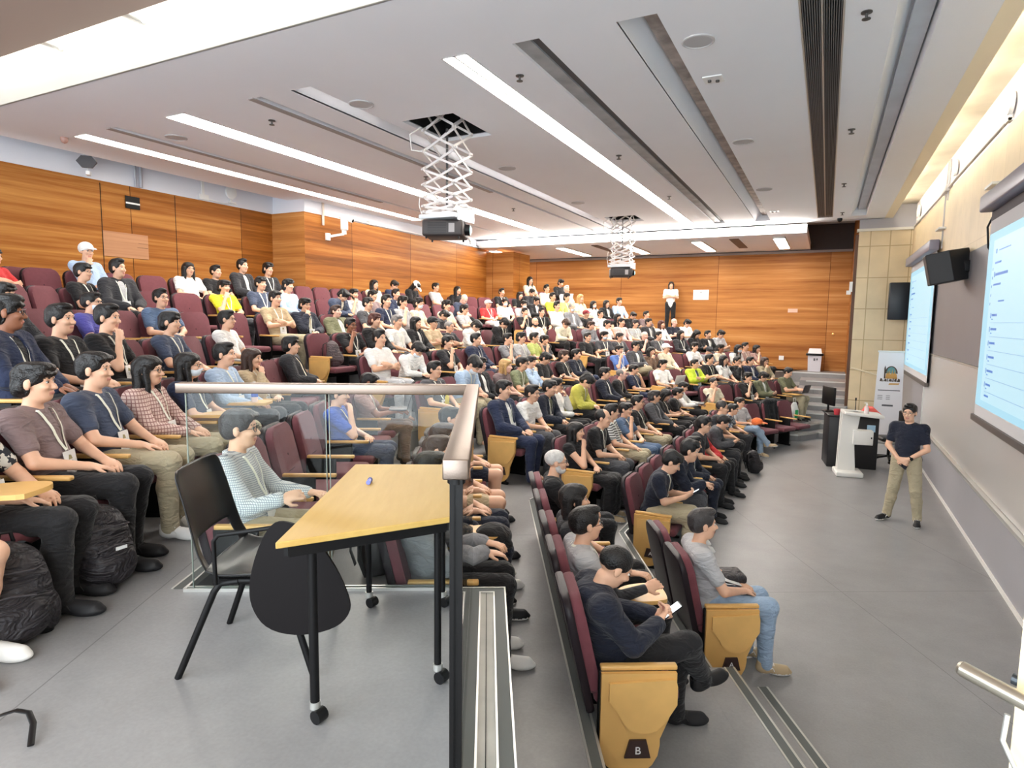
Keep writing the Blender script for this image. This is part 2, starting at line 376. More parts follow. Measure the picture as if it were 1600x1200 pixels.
# ---------------- walls
ZT = 4.98; ZC = 5.35
def wall(name, a, b, m): mb = MB(); mb.box(a, b); return struct(mb.obj(name, m))
ZL = 5.07
wall('wall_left', (-11.7, -2.5, 1.5), (-11.44, 10.45, ZL), WOODW)
wall('wall_left_upper', (-11.72, -2.5, ZL), (-11.46, 10.6, 5.9), GREYW)
wall('wall_left_pier', (-11.7, 10.45, 1.5), (-10.45, 18.72, ZL), WOODW)
bpy.data.objects['wall_left_pier'].data.materials.append(WOODX)
for p in bpy.data.objects['wall_left_pier'].data.polygons:
    if abs(p.normal.y) > .5: p.material_index = 1
wall('wall_left_pier_upper', (-11.7, 10.5, ZL), (-10.49, 19.7, 5.9), GREYW)
o = wall('wall_left_column', (-11.7, 18.72, 1.5), (-9.42, 20.0, ZT), WOODW); o.data.materials.append(WOODX)
for p in o.data.polygons:
    if abs(p.normal.y) > .5: p.material_index = 1
wall('wall_left_end', (-11.7, 20.0, 1.5), (-11.3, YW, ZT), WOODW)
wall('wall_far', (-11.7, YW, 0), (.62, YW + .2, ZT), WOODX)
wall('wall_far_upper', (-11.7, YW - .02, ZT + .06), (.9, YW + .2, 6), mat('dark_paint', srgb(70, 62, 60), .8))
o = wall('trim_far_rail', (-11, YW - .08, ZT), (.6, YW, ZT + .07), mat('grey_rail', srgb(150, 140, 134), .5))
wall('wall_stair_side', (.6, 18.35, 0), (.75, YW, 5.9), WOODW)
wall('trim_stair_post', (.53, 18.2, 0), (.6, 18.5, ZT), mat('dark_edge', srgb(92, 58, 34), .5))
wall('wall_far_beige', (.6, 18.2, 0), (1.95, 18.4, 5.05), BEIGE)
wall('trim_beige_top', (.55, 18.12, 5.05), (1.8, 18.4, 5.11), mat('pale_trim', srgb(222, 218, 206), .5))
wall('wall_far_beige_upper', (.6, 18.22, 5.11), (1.95, 18.42, 5.9), mat('grey_upper', srgb(176, 174, 178), .8))
# front wall: dado, whiteboard, grey board, beige cladding, white top
wall('wall_front', (1.8, -2.5, 0), (2.0, 18.4, 5.9), mat('front_white', srgb(232, 226, 228), .7))
XF = 1.78
o = wall('wall_front_dado', (1.77, -2.5, 0.05), (1.82, 14.3, .78), DADO)
wall('wall_front_beige_low', (1.775, 14.3, .0), (1.82, 18.25, 3.8), mat('grey_side_panel', srgb(150, 147, 150), .5))
wall('wall_front_beige', (1.765, -2.5, 3.78), (1.83, 18.22, 5.07), BEIGEY)
wall('baseboard_front', (1.755, -2.5, 0), (1.8, 14.3, .05), WHITE)
wall('trim_board_rail', (1.70, -2.5, .76), (1.8, 14.3, .80), ALU)
wall('trim_board_joint', (1.74, -2.5, 2.195), (1.8, 14.3, 2.215), ALU)
wall('trim_board_end', (1.74, 14.28, .78), (1.8, 14.32, 3.78), ALU)
mb = MB(); mb.box((1.752, -2.5, .805), (1.795, 14.27, 2.19)); tag(mb.obj('whiteboard', WBOARD), 'long glossy whiteboard under the grey board on the front wall', 'whiteboard')
mb = MB(); mb.box((1.757, -2.5, 2.22), (1.795, 14.27, 3.775)); tag(mb.obj('display_board', BOARDG), 'dark grey upper board above the whiteboard on the front wall', 'board')
# ---------------- ceiling: slab with recesses
X0, X1, Y0, Y1 = -11.0, 1.13, 4.36, 18.1
feats = []   # (x0,x1,y0,y1,kind)
def cb(a, b, m=CEIL, name='ceiling'): mb = MB(); mb.box(a, b); return struct(mb.obj(name, m))
YA, YB = 5.52, 17.5
feats = [(-10.06, -9.74, YA, 14.0, 'light'), (-9.1, -9.0, YA, YB, 'slot'), (-7.96, -7.57, YA, YB, 'light'), (-6.27, -6.17, YA, YB, 'slot'), (-5.69, -5.38, YA, YB, 'trough'),
         (-3.62, -3.32, YA, YB + .3, 'light'), (-2.82, -2.54, YA, YB, 'diffuser'), (-1.80, -1.44, YA, YB, 'trough'), (-.35, -.02, YA - .6, YB, 'grille'), (.37, .70, YA - .3, YB, 'trough')]
feats.sort()
cb((X0, Y0, ZC), (X1, YA - .7, ZC + .3))
cb((X0, YB + .3, ZC), (X1, Y1 + .1, ZC + .3)); cb((-.6, Y1, ZC), (X1, 18.3, ZC + .3))
xs = X0
HOLE1 = (-5.2, -4.4, 6.98, 8.02); HOLE2 = (-5.2, -4.4, 15.4, 16.3)
for (a, b, ya, yb, kd) in feats:
    if xs < -5.0 and a > -5.0 + 0:      # strip with projector openings
        xl = xs
        cb((xl, YA - .7, ZC), (a, HOLE1[2], ZC + .06)); cb((xl, HOLE1[3], ZC), (a, HOLE2[2], ZC + .06)); cb((xl, HOLE2[3], ZC), (a, YB + .3, ZC + .06))
        for h in (HOLE1, HOLE2):
            if h[0] > xl: cb((xl, h[2], ZC), (h[0], h[3], ZC + .06))
            cb((h[1], h[2], ZC), (a, h[3], ZC + .06))
            mb = MB(); x0, x1, y0, y1 = h
            mb.box((x0 - .02, y0 - .02, ZC + .45), (x1 + .02, y1 + .02, ZC + .47)); mb.box((x0 - .02, y0 - .02, ZC + .05), (x0, y1, ZC + .45)); mb.box((x1, y0, ZC + .05), (x1 + .02, y1, ZC + .45)); mb.box((x0, y0 - .02, ZC + .05), (x1, y0, ZC + .45)); mb.box((x0, y1, ZC + .05), (x1, y1 + .02, ZC + .45))
            struct(mb.obj('ceiling_opening', DARK), 'dark opening in the ceiling over a projector lift')
    else:
        cb((xs, YA - .7, ZC), (a, YB + .3, ZC + .3))
    if ya > YA - .7: cb((a, YA - .7, ZC), (b, ya, ZC + .3))
    if yb < YB + .3: cb((a, yb, ZC), (b, YB + .3, ZC + .3))
    xs = b
cb((xs, YA - .7, ZC), (X1, YB + .3, ZC + .3))
mb = MB(); mb.box((-11.8, Y0 - .2, ZC + .5), (2.0, YW + .2, ZC + .75)); struct(mb.obj('ceiling', CEILD), 'structural slab above the ceiling')
# recess linings
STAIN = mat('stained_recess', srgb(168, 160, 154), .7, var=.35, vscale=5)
for (a, b, ya, yb, kd) in feats:
    if kd == 'trough':
        mb = MB(); d = .20
        w_ = (b - a)
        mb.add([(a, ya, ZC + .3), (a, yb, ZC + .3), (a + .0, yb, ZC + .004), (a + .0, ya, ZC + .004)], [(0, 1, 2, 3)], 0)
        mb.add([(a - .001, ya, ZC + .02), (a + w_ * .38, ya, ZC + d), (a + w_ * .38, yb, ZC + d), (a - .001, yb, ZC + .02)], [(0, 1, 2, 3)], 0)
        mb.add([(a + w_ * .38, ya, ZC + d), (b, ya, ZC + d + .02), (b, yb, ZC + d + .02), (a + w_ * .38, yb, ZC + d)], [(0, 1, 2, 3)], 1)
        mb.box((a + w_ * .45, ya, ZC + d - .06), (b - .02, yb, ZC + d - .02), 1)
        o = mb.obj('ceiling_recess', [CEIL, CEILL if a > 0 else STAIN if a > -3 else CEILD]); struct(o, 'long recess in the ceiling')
    if kd == 'slot':
        mb = MB(); mb.box((a, ya, ZC + .05), (b, yb, ZC + .3)); o = mb.obj('ceiling_slot', mat('slot_brown', srgb(84, 78, 76), .7)); struct(o, 'narrow dark air slot in the ceiling')
        mb = MB(); mb.box((a - .10, ya - .02, ZC - .012), (a - .01, ya + 6, ZC + .001)); struct(mb.obj('trim_slot', mat('slot_trim', srgb(158, 152, 150), .6)))
# lights
nl = 0
def light_box(x0, x1, y0, y1, z, label, div=False, group='linear ceiling lights', lm=None):
    t_ = thing('ceiling_light', label, 'light', ((x0 + x1) / 2, (y0 + y1) / 2, z), 0, group)
    hx, hy = (x1 - x0) / 2, (y1 - y0) / 2
    mb = MB(); f = .015
    mb.box((-hx, -hy, -.004), (-hx + f, hy, .06)); mb.box((hx - f, -hy, -.004), (hx, hy, .06)); mb.box((-hx, -hy, -.004), (hx, -hy + f, .06)); mb.box((-hx, hy - f, -.004), (hx, hy, .06))
    if div: mb.box((-.012, -hy, -.004), (.012, hy, .06))
    mb.obj('frame', WHITE, t_)
    mb = MB(); mb.box((-hx + f, -hy + f, .012), (hx - f, hy - f, .05)); mb.obj('diffuser', lm or LIGHT, t_); return t_
light_box(-10.06, -9.74, YA, 14.0, ZC, 'long bright ceiling light nearest the left wood wall', lm=LIGHTW)
light_box(-7.96, -7.57, YA, YB, ZC, 'long bright ceiling light second from the left wood wall')
light_box(-3.62, -3.32, YA, YB + .3, ZC, 'double-strip ceiling light right of the projectors', True)
t_ = thing('air_grille', 'long black slatted air grille along the ceiling', 'grille', (-.185, 11.2, ZC))
mb = MB()
for x in (-.165, .165, 0): mb.box((x - .008, -6.28, -.006), (x + .008, 6.3, .05))
mb.obj('frame', ALU, t_)
mb = MB()
for i in range(1, 18):
    if i == 9: continue
    x = -.165 + .33 * i / 18; mb.box((x - .004, -6.28, -.002), (x + .004, 6.3, .03))
mb.obj('slats', mat('grille_slat', srgb(120, 122, 124), .5, .5), t_)
mb = MB(); mb.box((-.165, -6.28, .04), (.165, 6.3, .07)); mb.obj('backing', mat('grille_back', srgb(58, 58, 60), .8, var=.3, vscale=1.2), t_)
t_ = thing('air_diffuser', 'dark air slot beside the double-strip light', 'vent', (-2.68, 11.5, ZC))
mb = MB(); mb.box((0.02, -6, .05), (.14, 6, .09)); mb.obj('dark_slot', mat('slot_dark', srgb(92, 90, 90), .7), t_)
mb = MB(); mb.box((-.14, -6, .03), (.02, 6, .07)); mb.obj('grey_panel', mat('slot_panel', srgb(168, 168, 168), .6, var=.2, vscale=3), t_)
# near slot with tubes, lower ceiling nearer the camera
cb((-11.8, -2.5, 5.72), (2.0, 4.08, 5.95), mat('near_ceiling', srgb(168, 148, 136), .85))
mb = MB(); mb.box((X0, 4.36 - .02, ZC), (X1, 4.37, 5.95)); struct(mb.obj('ceiling_fascia', mat('fascia_white', srgb(205, 202, 192), .7)), 'white upstand lit by the fluorescent tubes')
mb = MB(); mb.box((X0 - .3, 3.9, 5.95), (2.0, 4.5, 6.0)); struct(mb.obj('ceiling', CEIL), 'top of the light slot')
TUBE = mat('tube_glow', (1, 1, 1, 1), .5, emit=(1.0, .97, .9, 1), es=LAMP * .2)
for i in range(7):
    xa = -10.9 + i * 1.5 - .1; lab = ['first', 'second', 'third', 'fourth', 'fifth', 'sixth', 'seventh'][i]
    t_ = thing('fluorescent_light', lab + ' fluorescent tube fitting from the left in the ceiling slot', 'light', (xa + .75, 4.22, 5.82), 0, 'tubes in the ceiling slot')
    mb = MB(); mb.tube([(-.68, -.06, 0), (.68, -.06, 0)], .02); mb.obj('tube', TUBE, t_)
    mb = MB(); mb.tube([(-.72, .08, -.06), (.64, .08, -.06)], .018); mb.obj('tube', TUBE, t_)
    mb = MB(); mb.box((-.72, -.1, .02), (.72, .12, .06)); mb.box((-.74, -.09, -.06), (-.7, .12, .05)); mb.box((.68, -.09, -.06), (.72, .12, .05)); mb.obj('housing', WHITE, t_)
# recess between ceiling and front wall
mb = MB(); mb.box((1.131, Y0, 5.351), (1.31, 18.19, 5.375)); mb.box((1.295, Y0, 5.352), (1.31, 18.19, 5.42)); struct(mb.obj('ceiling_lip', mat('cream_edge', srgb(244, 234, 208), .6)), 'lip that hides the board lights')
for i in range(8):
    y_ = -1.0 + i * 2.35; lab = ['first', 'second', 'third', 'fourth', 'fifth', 'sixth', 'seventh', 'eighth'][i]
    t_ = thing('board_light', lab + ' board light from the near end behind the ceiling lip', 'light', (1.205, y_ + 1.15, 5.60), 0, 'board lights in the front recess')
    mb = MB(); mb.tube([(.02, -1.05, 0), (.02, 1.05, 0)], .018); mb.obj('tube', LIGHTB, t_)
    mb = MB(); mb.box((-.035, -1.1, .03), (.06, 1.1, .06)); mb.box((-.02, -1.1, -.02), (.05, -1.07, .04)); mb.box((-.02, 1.07, -.02), (.05, 1.1, .04)); mb.obj('housing', WHITE, t_)
cb((1.13, -2.5, 5.67), (1.8, 18.25, 5.9), CREAM, 'ceiling_soffit'); cb((1.132, Y0, ZC + .03), (1.16, 18.19, 5.67), mat('cream_edge', srgb(244, 234, 208), .6), 'ceiling_edge')
# far lower ceiling box
cb((X0, 18.1, 5.08), (-.6, YW, 5.3), CEIL)
mb = MB(); mb.box((X0 + 1, 18.06, 5.12), (-.64, 18.1, 5.27)); o = mb.obj('ceiling_light', LIGHT); tag(o, 'thin bright strip light along the edge of the far lower ceiling', 'light')
for i, x in enumerate((-10.2, -7.75, -5.65, -3.5, -1.3)):
    light_box(x - .16, x + .16, 18.7, 21.3, 5.03, ['leftmost', 'second from the left', 'middle', 'second from the right', 'rightmost'][i] + ' short ceiling light in the far lower ceiling', group='short lights over the back', lm=LIGHTF)
mb = MB(); mb.box((-2.6, 18.7, 5.06), (-2.35, 21, 5.079)); tag(mb.obj('air_grille', mat('brown_grille', srgb(110, 92, 82), .7)), 'short brown air grille between the far ceiling lights', 'grille')
mb = MB(); mb.box((-6.7, 18.7, 5.06), (-6.5, 21, 5.079)); tag(mb.obj('air_grille', MATS['brown_grille']), 'narrow brown air grille behind the far projector', 'grille')
# sprinklers, loudspeakers
pos = [(-3.09, 6.24), (-3.09, 9.81), (-3.1, 13.39), (.15, 6.24), (.15, 9.79), (.14, 13.46), (.18, 16.9), (-6.76, 6.22), (-6.76, 9.8), (-6.76, 13.4)]
nm = ['nearest sprinkler beside the double-strip light', 'middle sprinkler beside the double-strip light', 'farthest sprinkler beside the double-strip light', 'nearest sprinkler right of the black grille', 'second sprinkler right of the black grille', 'third sprinkler right of the black grille', 'farthest sprinkler right of the black grille', 'nearest sprinkler on the left part of the ceiling', 'second sprinkler on the left part of the ceiling', 'third sprinkler on the left part of the ceiling']
mb = MB(); mb.lathe([(.045, 0), (.045, -.008), (.012, -.012), (.012, -.05), (.035, -.055), (.035, -.06), (.0, -.062)], 14); ms = mb.mesh('sprinkler', [mat('sprinkler_metal', srgb(96, 94, 92), .4, .7)])
for (x, y), l in zip(pos, nm): tag(link('sprinkler', ms, M=Matrix.Translation((x, y, ZC))), 'small ' + l, 'sprinkler', 'ceiling sprinklers')
mb = MB(); mb.lathe([(.15, 0), (.15, -.01), (.135, -.015), (.13, -.008), (.0, -.010)], 28); ms = mb.mesh('ceiling_speaker', [mat('grille_white', srgb(192, 190, 190), .7, bump=.4, bscale=300)])
for (x, y), l in zip([(-1.22, 6.2), (-1.23, 9.8), (-1.25, 13.4), (-5.0 - .24, 6.22), (-5.24 + .15, 9.83), (-5.1, 13.3), (-8.69, 6.2)], ['nearest round speaker right of the stained recess', 'second round speaker right of the stained recess', 'third round speaker right of the stained recess', 'nearest round speaker by the near projector', 'second round speaker beyond the near projector', 'third round speaker beyond the near projector', 'round speaker between the two left ceiling lights']):
    tag(link('ceiling_speaker', ms, M=Matrix.Translation((x, y, ZC))), 'flat white ' + l, 'speaker', 'round ceiling speakers')
mb = MB(); mb.box((-.1, -.1, -.012), (.1, .1, 0)); mb.lathe([(.02, -.012), (.02, -.03), (0, -.03)], 10, 1, Matrix.Translation((-.04, 0, 0))); mb.lathe([(.02, -.012), (.02, -.03), (0, -.03)], 10, 1, Matrix.Translation((.04, .03, 0))); ms = mb.mesh('sensor_plate', [WHITEP, MATS['sprinkler_metal']])
tag(link('sensor_plate', ms, M=Matrix.Translation((-1.24, 7.2, ZC))), 'square white sensor plate near the big round speaker', 'sensor'); tag(link('sensor_plate', ms, M=Matrix.Translation((-1.25, 16.1, ZC))), 'small square white sensor plate at the far end', 'sensor')
mb = MB(); mb.lathe([(.05, 0), (.05, -.04), (.035, -.075), (0, -.09)], 16); tag(mb.obj('dome_camera', mat('copper_dome', srgb(170, 130, 118), .35)), 'small round detector at the left ceiling corner', 'detector').location = (-10.24, 5.5, ZC)
mb = MB(); mb.lathe([(.06, 0), (.06, -.04), (.04, -.08), (0, -.1)], 16); tag(mb.obj('dome_camera', BLACKP), 'small black dome camera at the far end of the ceiling', 'camera').location = (.14, 17.8, ZC)
# ---------------- wall fittings, left
t_ = thing('sign_plate', 'black square sign plate with a white bar on the left wood wall', 'sign', (-11.43, 7.23, 4.78))
mb = MB(); mb.box((0, -.13, -.11), (.015, .13, .11)); mb.obj('plate', BLACKM, t_); mb = MB(); mb.box((.015, -.13, -.03), (.018, .13, .0)); mb.obj('bar', WHITEP, t_)
mb = MB(); mb.box((-11.44, 6.68, 3.78), (-11.425, 7.49, 4.22)); mb.box((-11.43, 7.28, 3.98), (-11.42, 7.48, 3.985), 1); mb.box((-11.43, 7.3, 4.06), (-11.42, 7.48, 4.063), 1)
tag(mb.obj('wall_hatch', [PINKW, DARK]), 'paler pinkish wood hatch panel set in the left wall', 'panel')
for y0, y1, z1 in ((6.67, 6.68, 5.03), (8.07, 8.078, 5.06)):
    struct((lambda q: (q.box((-11.44, y0, 2.2), (-11.434, y1, z1)), q.obj('trim_door_joint', DARK))[1])(MB()))
t_ = thing('wireless_aerial', 'dark hexagonal aerial on a white bracket above the left wall', 'antenna', (-11.2, 6.35, 5.28), math.radians(-40))
mb = MB(); mb.prism([(.11 * math.cos(PI / 3 * i + PI / 6), .15 * math.sin(PI / 3 * i + PI / 6)) for i in range(6)], 0, .05, M=Matrix.Rotation(PI / 2, 4, 'Y')); mb.obj('body', mat('aerial_grey', srgb(70, 66, 68), .5), t_)
mb = MB(); mb.box((-.14, -.03, -.2), (0, .03, -.14)); mb.tube([(-.1, 0, -.17), (-.12, -.05, .1), (-.2, -.1, .2)], .006); mb.obj('bracket', WHITEP, t_)
def clock(loc, rz, label):
    t_ = thing('antenna_disc', label, 'disc', loc, rz, 'round white wall fittings')
    mb = MB(); mb.lathe([(.02, 0), (.13, 0), (.14, .02), (.13, .045), (.09, .055), (0, .058)], 28, M=Matrix.Rotation(PI / 2, 4, 'Y')); mb.obj('disc', WHITEP, t_)
    mb = MB(); mb.box((0, -.02, -.2), (.03, .02, -.12)); mb.box((0, -.05, -.22), (.05, .1, -.19)); mb.obj('bracket', WHITEP, t_); return t_
clock((-11.45, 9.36, 5.35), 0, 'round white antenna disc above the left wood wall')
clock((-10.48, 17.7, 5.38), 0, 'round white antenna disc at the far end of the left wall')
clock((1.78, 9.3, 5.32), PI, 'nearest round white antenna disc above the front wall'); clock((1.78, 12.8, 5.34), PI, 'middle round white antenna disc above the front wall'); clock((1.78, 17.4, 5.36), PI, 'farthest round white antenna disc above the front wall')
mb = MB(); mb.box((-11.45, 8.66, 5.1), (-11.42, 8.72, 5.5)); mb.box((-11.45, 8.6, 5.09), (-11.4, 8.8, 5.19)); mb.tube([(-11.42, 8.75, 5.12), (-11.42, 9.15, 5.09), (-11.42, 9.5, 5.12)], .01); tag(mb.obj('conduit_box', WHITEP), 'white conduit and junction box above the left wall', 'conduit')
mb = MB(); mb.tube([(-11.42, 7.4, 5.08), (-11.42, 7.4, 5.8)], .03, 0, 8); mb.tube([(-11.42, 7.3, 5.08), (-11.42, 7.3, 5.8)], .02, 0, 8); tag(mb.obj('pipe', mat('pipe_grey', srgb(168, 170, 178), .5)), 'pair of grey vertical pipes above the left wall', 'pipe')
# cctv camera on the pier
t_ = thing('security_camera', 'white security camera on an arm at the left pier corner', 'camera', (-10.38, 11.15, 4.62), 0)
mb = MB(); mb.box((-.07, -.06, -.1), (-.02, .06, .06)); mb.bar((-.04, 0, -.02), (.22, .25, .06), .05, .05); mb.obj('arm', WHITEP, t_)
mb = MB(); mb.tube([(.22, .25, .05), (.22, .25, .16)], .055, 0, 12); mb.rbox((-.06, -.07, .14), (.08, .07, .42), .03, M=Matrix.Translation((.22, .25, 0))); mb.obj('body', WHITEP, t_)
mb = MB(); mb.tube([(.12, .22, .48), (.42, .32, .36)], .055, 0, 14); mb.tube([(.42, .32, .36), (.43, .323, .356)], .04, 1, 14); mb.obj('lens_head', [WHITEP, DARK], t_)
mb = MB(); mb.tube([(-10.45, 11.7, 5.11), (-10.45, 12.7, 5.11), (-10.45, 18.3, 5.1)], .02, 0, 8); mb.box((-10.5, 12.6, 5.08), (-10.4, 12.8, 5.16)); mb.box((-10.5, 15.6, 5.08), (-10.4, 15.75, 5.16)); mb.box((-10.5, 18.1, 5.08), (-10.4, 18.3, 5.16))
tag(mb.obj('conduit', WHITEP), 'white cable conduit running above the left wall panelling', 'conduit')
mb = MB(); mb.box((-10.43, 10.97, 4.84), (-10.4, 11.02, 5.34)); tag(mb.obj('hanging_rod', mat('rod_tan', srgb(196, 180, 168), .5)), 'thin vertical rod beside the security camera', 'rod')
# far wall fittings
t_ = thing('notice_sign', 'white notice sheet on the far wood wall beside the standing person', 'sign', (-3.94, YW - .01, 3.67))
mb = MB(); mb.box((-.26, -.012, -.17), (.26, 0, .17)); mb.obj('sheet', WHITEP, t_)
mb = MB(); mb.prism([(-.04, .07), (.04, .07), (0, .11)], 0, .001, M=Matrix.Translation((0, -.0125, 0)) @ Matrix.Rotation(PI / 2, 4, 'X'))
for i in range(4): mb.box((-.13 - .03 * (i % 2), -.014, .03 - i * .035), (.13 + .03 * (i % 2), -.012, .037 - i * .035))
mb.obj('printing', mat('print_grey', srgb(90, 92, 98), .6), t_)
mb = MB(); mb.box((-1.16, YW - .015, 3.08), (-.87, YW, 3.2)); tag(mb.obj('wall_plate', mat('plate_pink', srgb(214, 180, 160), .5)), 'small pale plate on the far wood wall above the bin', 'plate')
mb = MB(); mb.box((-1.35, YW - .02, 1.52), (-1.2, YW, 1.66)); tag(mb.obj('light_switch', WHITEP), 'small white wall socket low on the far wall', 'switch')
mb = MB(); mb.lathe([(.04, 0), (.04, .03), (.0, .05)], 14, M=Matrix.Translation((.2, YW, 2.4)) @ Matrix.Rotation(PI / 2, 4, 'X')); tag(mb.obj('round_fitting', mat('brass', srgb(230, 190, 120), .3, .8)), 'small round brass fitting on the far wall', 'fitting')
mb = MB(); mb.box((.46, 18.12, 3.55), (.53, 18.2, 3.8)); mb.box((.40, 18.10, 3.48), (.50, 18.2, 3.58)); tag(mb.obj('wall_sensor', WHITEP), 'small white sensor box on the dark post by the beige wall', 'sensor')
# litter bin
t_ = thing('litter_bin', 'grey litter bin with black rim on the far landing', 'bin', (-.28, 21.95, 4 * H))
mb = MB(); k_ = [(-.20, -.17), (.20, -.17), (.20, .17), (-.20, .17)]
mb.add([(x * .9, y * .9, 0) for x, y in k_] + [(x, y, .52) for x, y in k_], [(3, 2, 1, 0), (0, 1, 5, 4), (1, 2, 6, 5), (2, 3, 7, 6), (3, 0, 4, 7), (4, 5, 6, 7)]); mb.obj('body', mat('bin_grey', srgb(206, 206, 214), .5), t_)
mb = MB(); mb.rbox((-.25, -.2, .5), (.25, .2, .57), .015); mb.obj('rim', BLACKP, t_)
mb = MB(); mb.add([(-.2, -.17, .57), (.2, -.17, .57), (.2, .17, .57), (-.2, .17, .57), (-.17, -.05, .72), (.17, -.05, .72), (.17, .12, .72), (-.17, .12, .72)], [(0, 1, 5, 4), (1, 2, 6, 5), (2, 3, 7, 6), (3, 0, 4, 7), (4, 5, 6, 7)]); mb.obj('hood', mat('bin_hood', srgb(214, 214, 218), .5), t_)
mb = MB(); mb.box((-.03, -.172, .34), (.02, -.168, .42)); mb.box((.05, -.172, .36), (.09, -.168, .42)); mb.obj('printing', MATS['print_grey'], t_)
# ---------------- screens on the front wall
def bars(spec, x, mb, mi): pass
UI1 = mat('ui_blue_text', srgb(40, 70, 130), .5, emit=srgb(70, 110, 170), es=.22); UI2 = mat('ui_panel', srgb(78, 84, 88), .5, emit=srgb(186, 226, 240), es=SCREEN)
SCR = mat('screen_glow', srgb(70, 78, 82), .6, emit=srgb(166, 218, 238), es=SCREEN)
def screen(y0, y1, z0, z1, zc, label, lcase):
    t_ = thing('projection_screen', label, 'screen', (1.70, (y0 + y1) / 2, z0)); yy = (y1 - y0) / 2; h = z1 - z0
    mb = MB(); mb.box((0, -yy, -.13), (.006, yy, zc - z0)); o = mb.obj('fabric', [mat('screen_fabric', srgb(205, 204, 206), .8)], t_)
    mb = MB(); mb.box((-.001, -yy + .01, h + .16), (.0, yy - .01, zc - z0)); mb.obj('drop', mat('screen_drop', srgb(92, 88, 92), .8), t_)
    mb = MB(); mb.box((-.003, -yy + .02, 0), (-.0005, yy - .02, h)); im = mb.obj('projected_image', SCR, t_)
    mb = MB(); mb.box((-.0045, -yy + .3, .08), (-.003, yy - .28, h - .1)); mb.obj('page', UI2, im)
    mb = MB(); r = random.Random(3); top = yy - .42
    def bar_(yl, z, w_, h_=.018): mb.box((-.006, yl - w_, z), (-.0045, yl, z + h_))
    bar_(top, h - .26, .05, .05); bar_(top - .14, h - .24, .5, .012)
    bar_(top - .0, h - .38, .28, .022); bar_(top - .0, h - .53, .03, .06); bar_(top - .06, h - .52, .55, .03); bar_(top - .0, h - .63, .34, .022)
    for i in range(5): bar_(top + .09, h - .45 - .1 * i, .02, .03)
    bar_(top - .3, h - .82, .26, .015)
    for i in range(6):
        zz = h - 1.0 - i * .16
        if zz < .2: break
        bar_(top, zz, .025, .06); bar_(top - .06, zz + .02, .22 + .1 * r.random(), .026); bar_(top - .06, zz - .02, .06, .012); mb.box((-.0055, -yy + .5, zz - .055), (-.0045, top - .02, zz - .052))
    bar_(top - .04, .14, .2, .022); mb.obj('text', UI1, im)
    mb = MB(); mb.box((-.03, -yy - .03, -.2), (.03, yy + .03, -.13)); mb.obj('bottom_bar', mat('bar_brown', srgb(92, 84, 80), .5), t_)
    mb = MB(); c = lcase; mb.rbox((-.13, -yy - c, zc - z0 - .02), (.03, yy + c * .3, zc - z0 + .17), .02); mb.obj('case', mat('case_grey', srgb(132, 130, 146), .4), t_)
    return t_
screen(5.3, 9.42, 1.78, 3.83, 4.12, 'near projection screen showing a pale blue list page', .02)
screen(13.62, 17.35, 1.80, 3.93, 4.1, 'far projection screen showing a pale blue list page', .05)
mb = MB(); mb.tube([(1.74, 9.5, 4.1), (1.70, 9.6, 3.95), (1.72, 9.58, 3.7), (1.76, 9.5, 3.6)], .012); tag(mb.obj('cable', BLACKP), 'dark cable hanging beside the near screen case', 'cable')
mb = MB(); mb.box((1.66, 9.35, 4.42), (1.78, 9.75, 4.45)); mb.box((1.66, 13.3, 4.42), (1.78, 13.7, 4.45)); tag(mb.obj('bracket', ALU), 'thin metal screen brackets high on the beige cladding', 'bracket')
mb = MB(); mb.tube([(1.76, 13.55, 4.1), (1.76, 13.55, 5.2), (1.76, 13.5, 5.6)], .018); mb.tube([(1.76, 13.3, 4.9), (1.76, 13.3, 5.6)], .018); mb.tube([(1.75, 18, 5.09), (1.75, 13.6, 5.1), (1.75, 12.4, 5.12), (1.75, 9.2, 5.12)], .022); mb.rbox((1.70, 13.2, 5.05), (1.8, 13.7, 5.16), .01)
tag(mb.obj('cable_conduit', mat('conduit_grey', srgb(190, 186, 186), .5)), 'grey cable conduits rising above the far screen', 'conduit')
# wall loudspeakers
t_ = thing('wall_speaker', 'large black wedge loudspeaker on a wall arm between the screens', 'speaker', (1.72, 11.2, 3.52))
mb = MB(); prof = [(0, .0), (.0, 0)]
P_ = [(-.05, -.30), (-.42, -.42), (-.62, -.2), (-.50, .05), (-.06, .12)]
mb.prism(P_, -.22, .22, 0, Matrix.Translation((.0, .05, .1)) @ Matrix.Rotation(math.radians(-12), 4, 'Y') @ Matrix.Rotation(math.radians(25), 4, 'Z'))
mb.obj('cabinet', mat('speaker_black', srgb(34, 34, 36), .55), t_, .015)
mb = MB(); mb.rbox((-.1, -.35, -.02), (.06, -.1, .14), .01); mb.obj('arm', BLACKP, t_)
t_ = thing('wall_speaker', 'tall black rectangular loudspeaker on the far beige wall', 'speaker', (1.53, 18.0, 3.3), math.radians(-90))
mb = MB(); mb.rbox((-.0, -.21, -.45), (.22, .21, .45), .02); mb.obj('cabinet', mat('speaker_navy', srgb(24, 28, 36), .4), t_); mb = MB(); mb.box((-.2, -.05, -.05), (0, .05, .05)); mb.obj('bracket', BLACKP, t_)
# handrail on beige wall
mb = MB(); mb.tube([(.62, 18.1, 1.62), (1.75, 18.1, 1.32)], .022, 0, 10); mb.tube([(.95, 18.1, 1.53), (.95, 18.14, 1.44), (.95, 18.2, 1.44)], .008); tag(mb.obj('handrail', mat('rail_cream', srgb(232, 218, 188), .5)), 'thin cream handrail sloping down the beige wall', 'handrail')
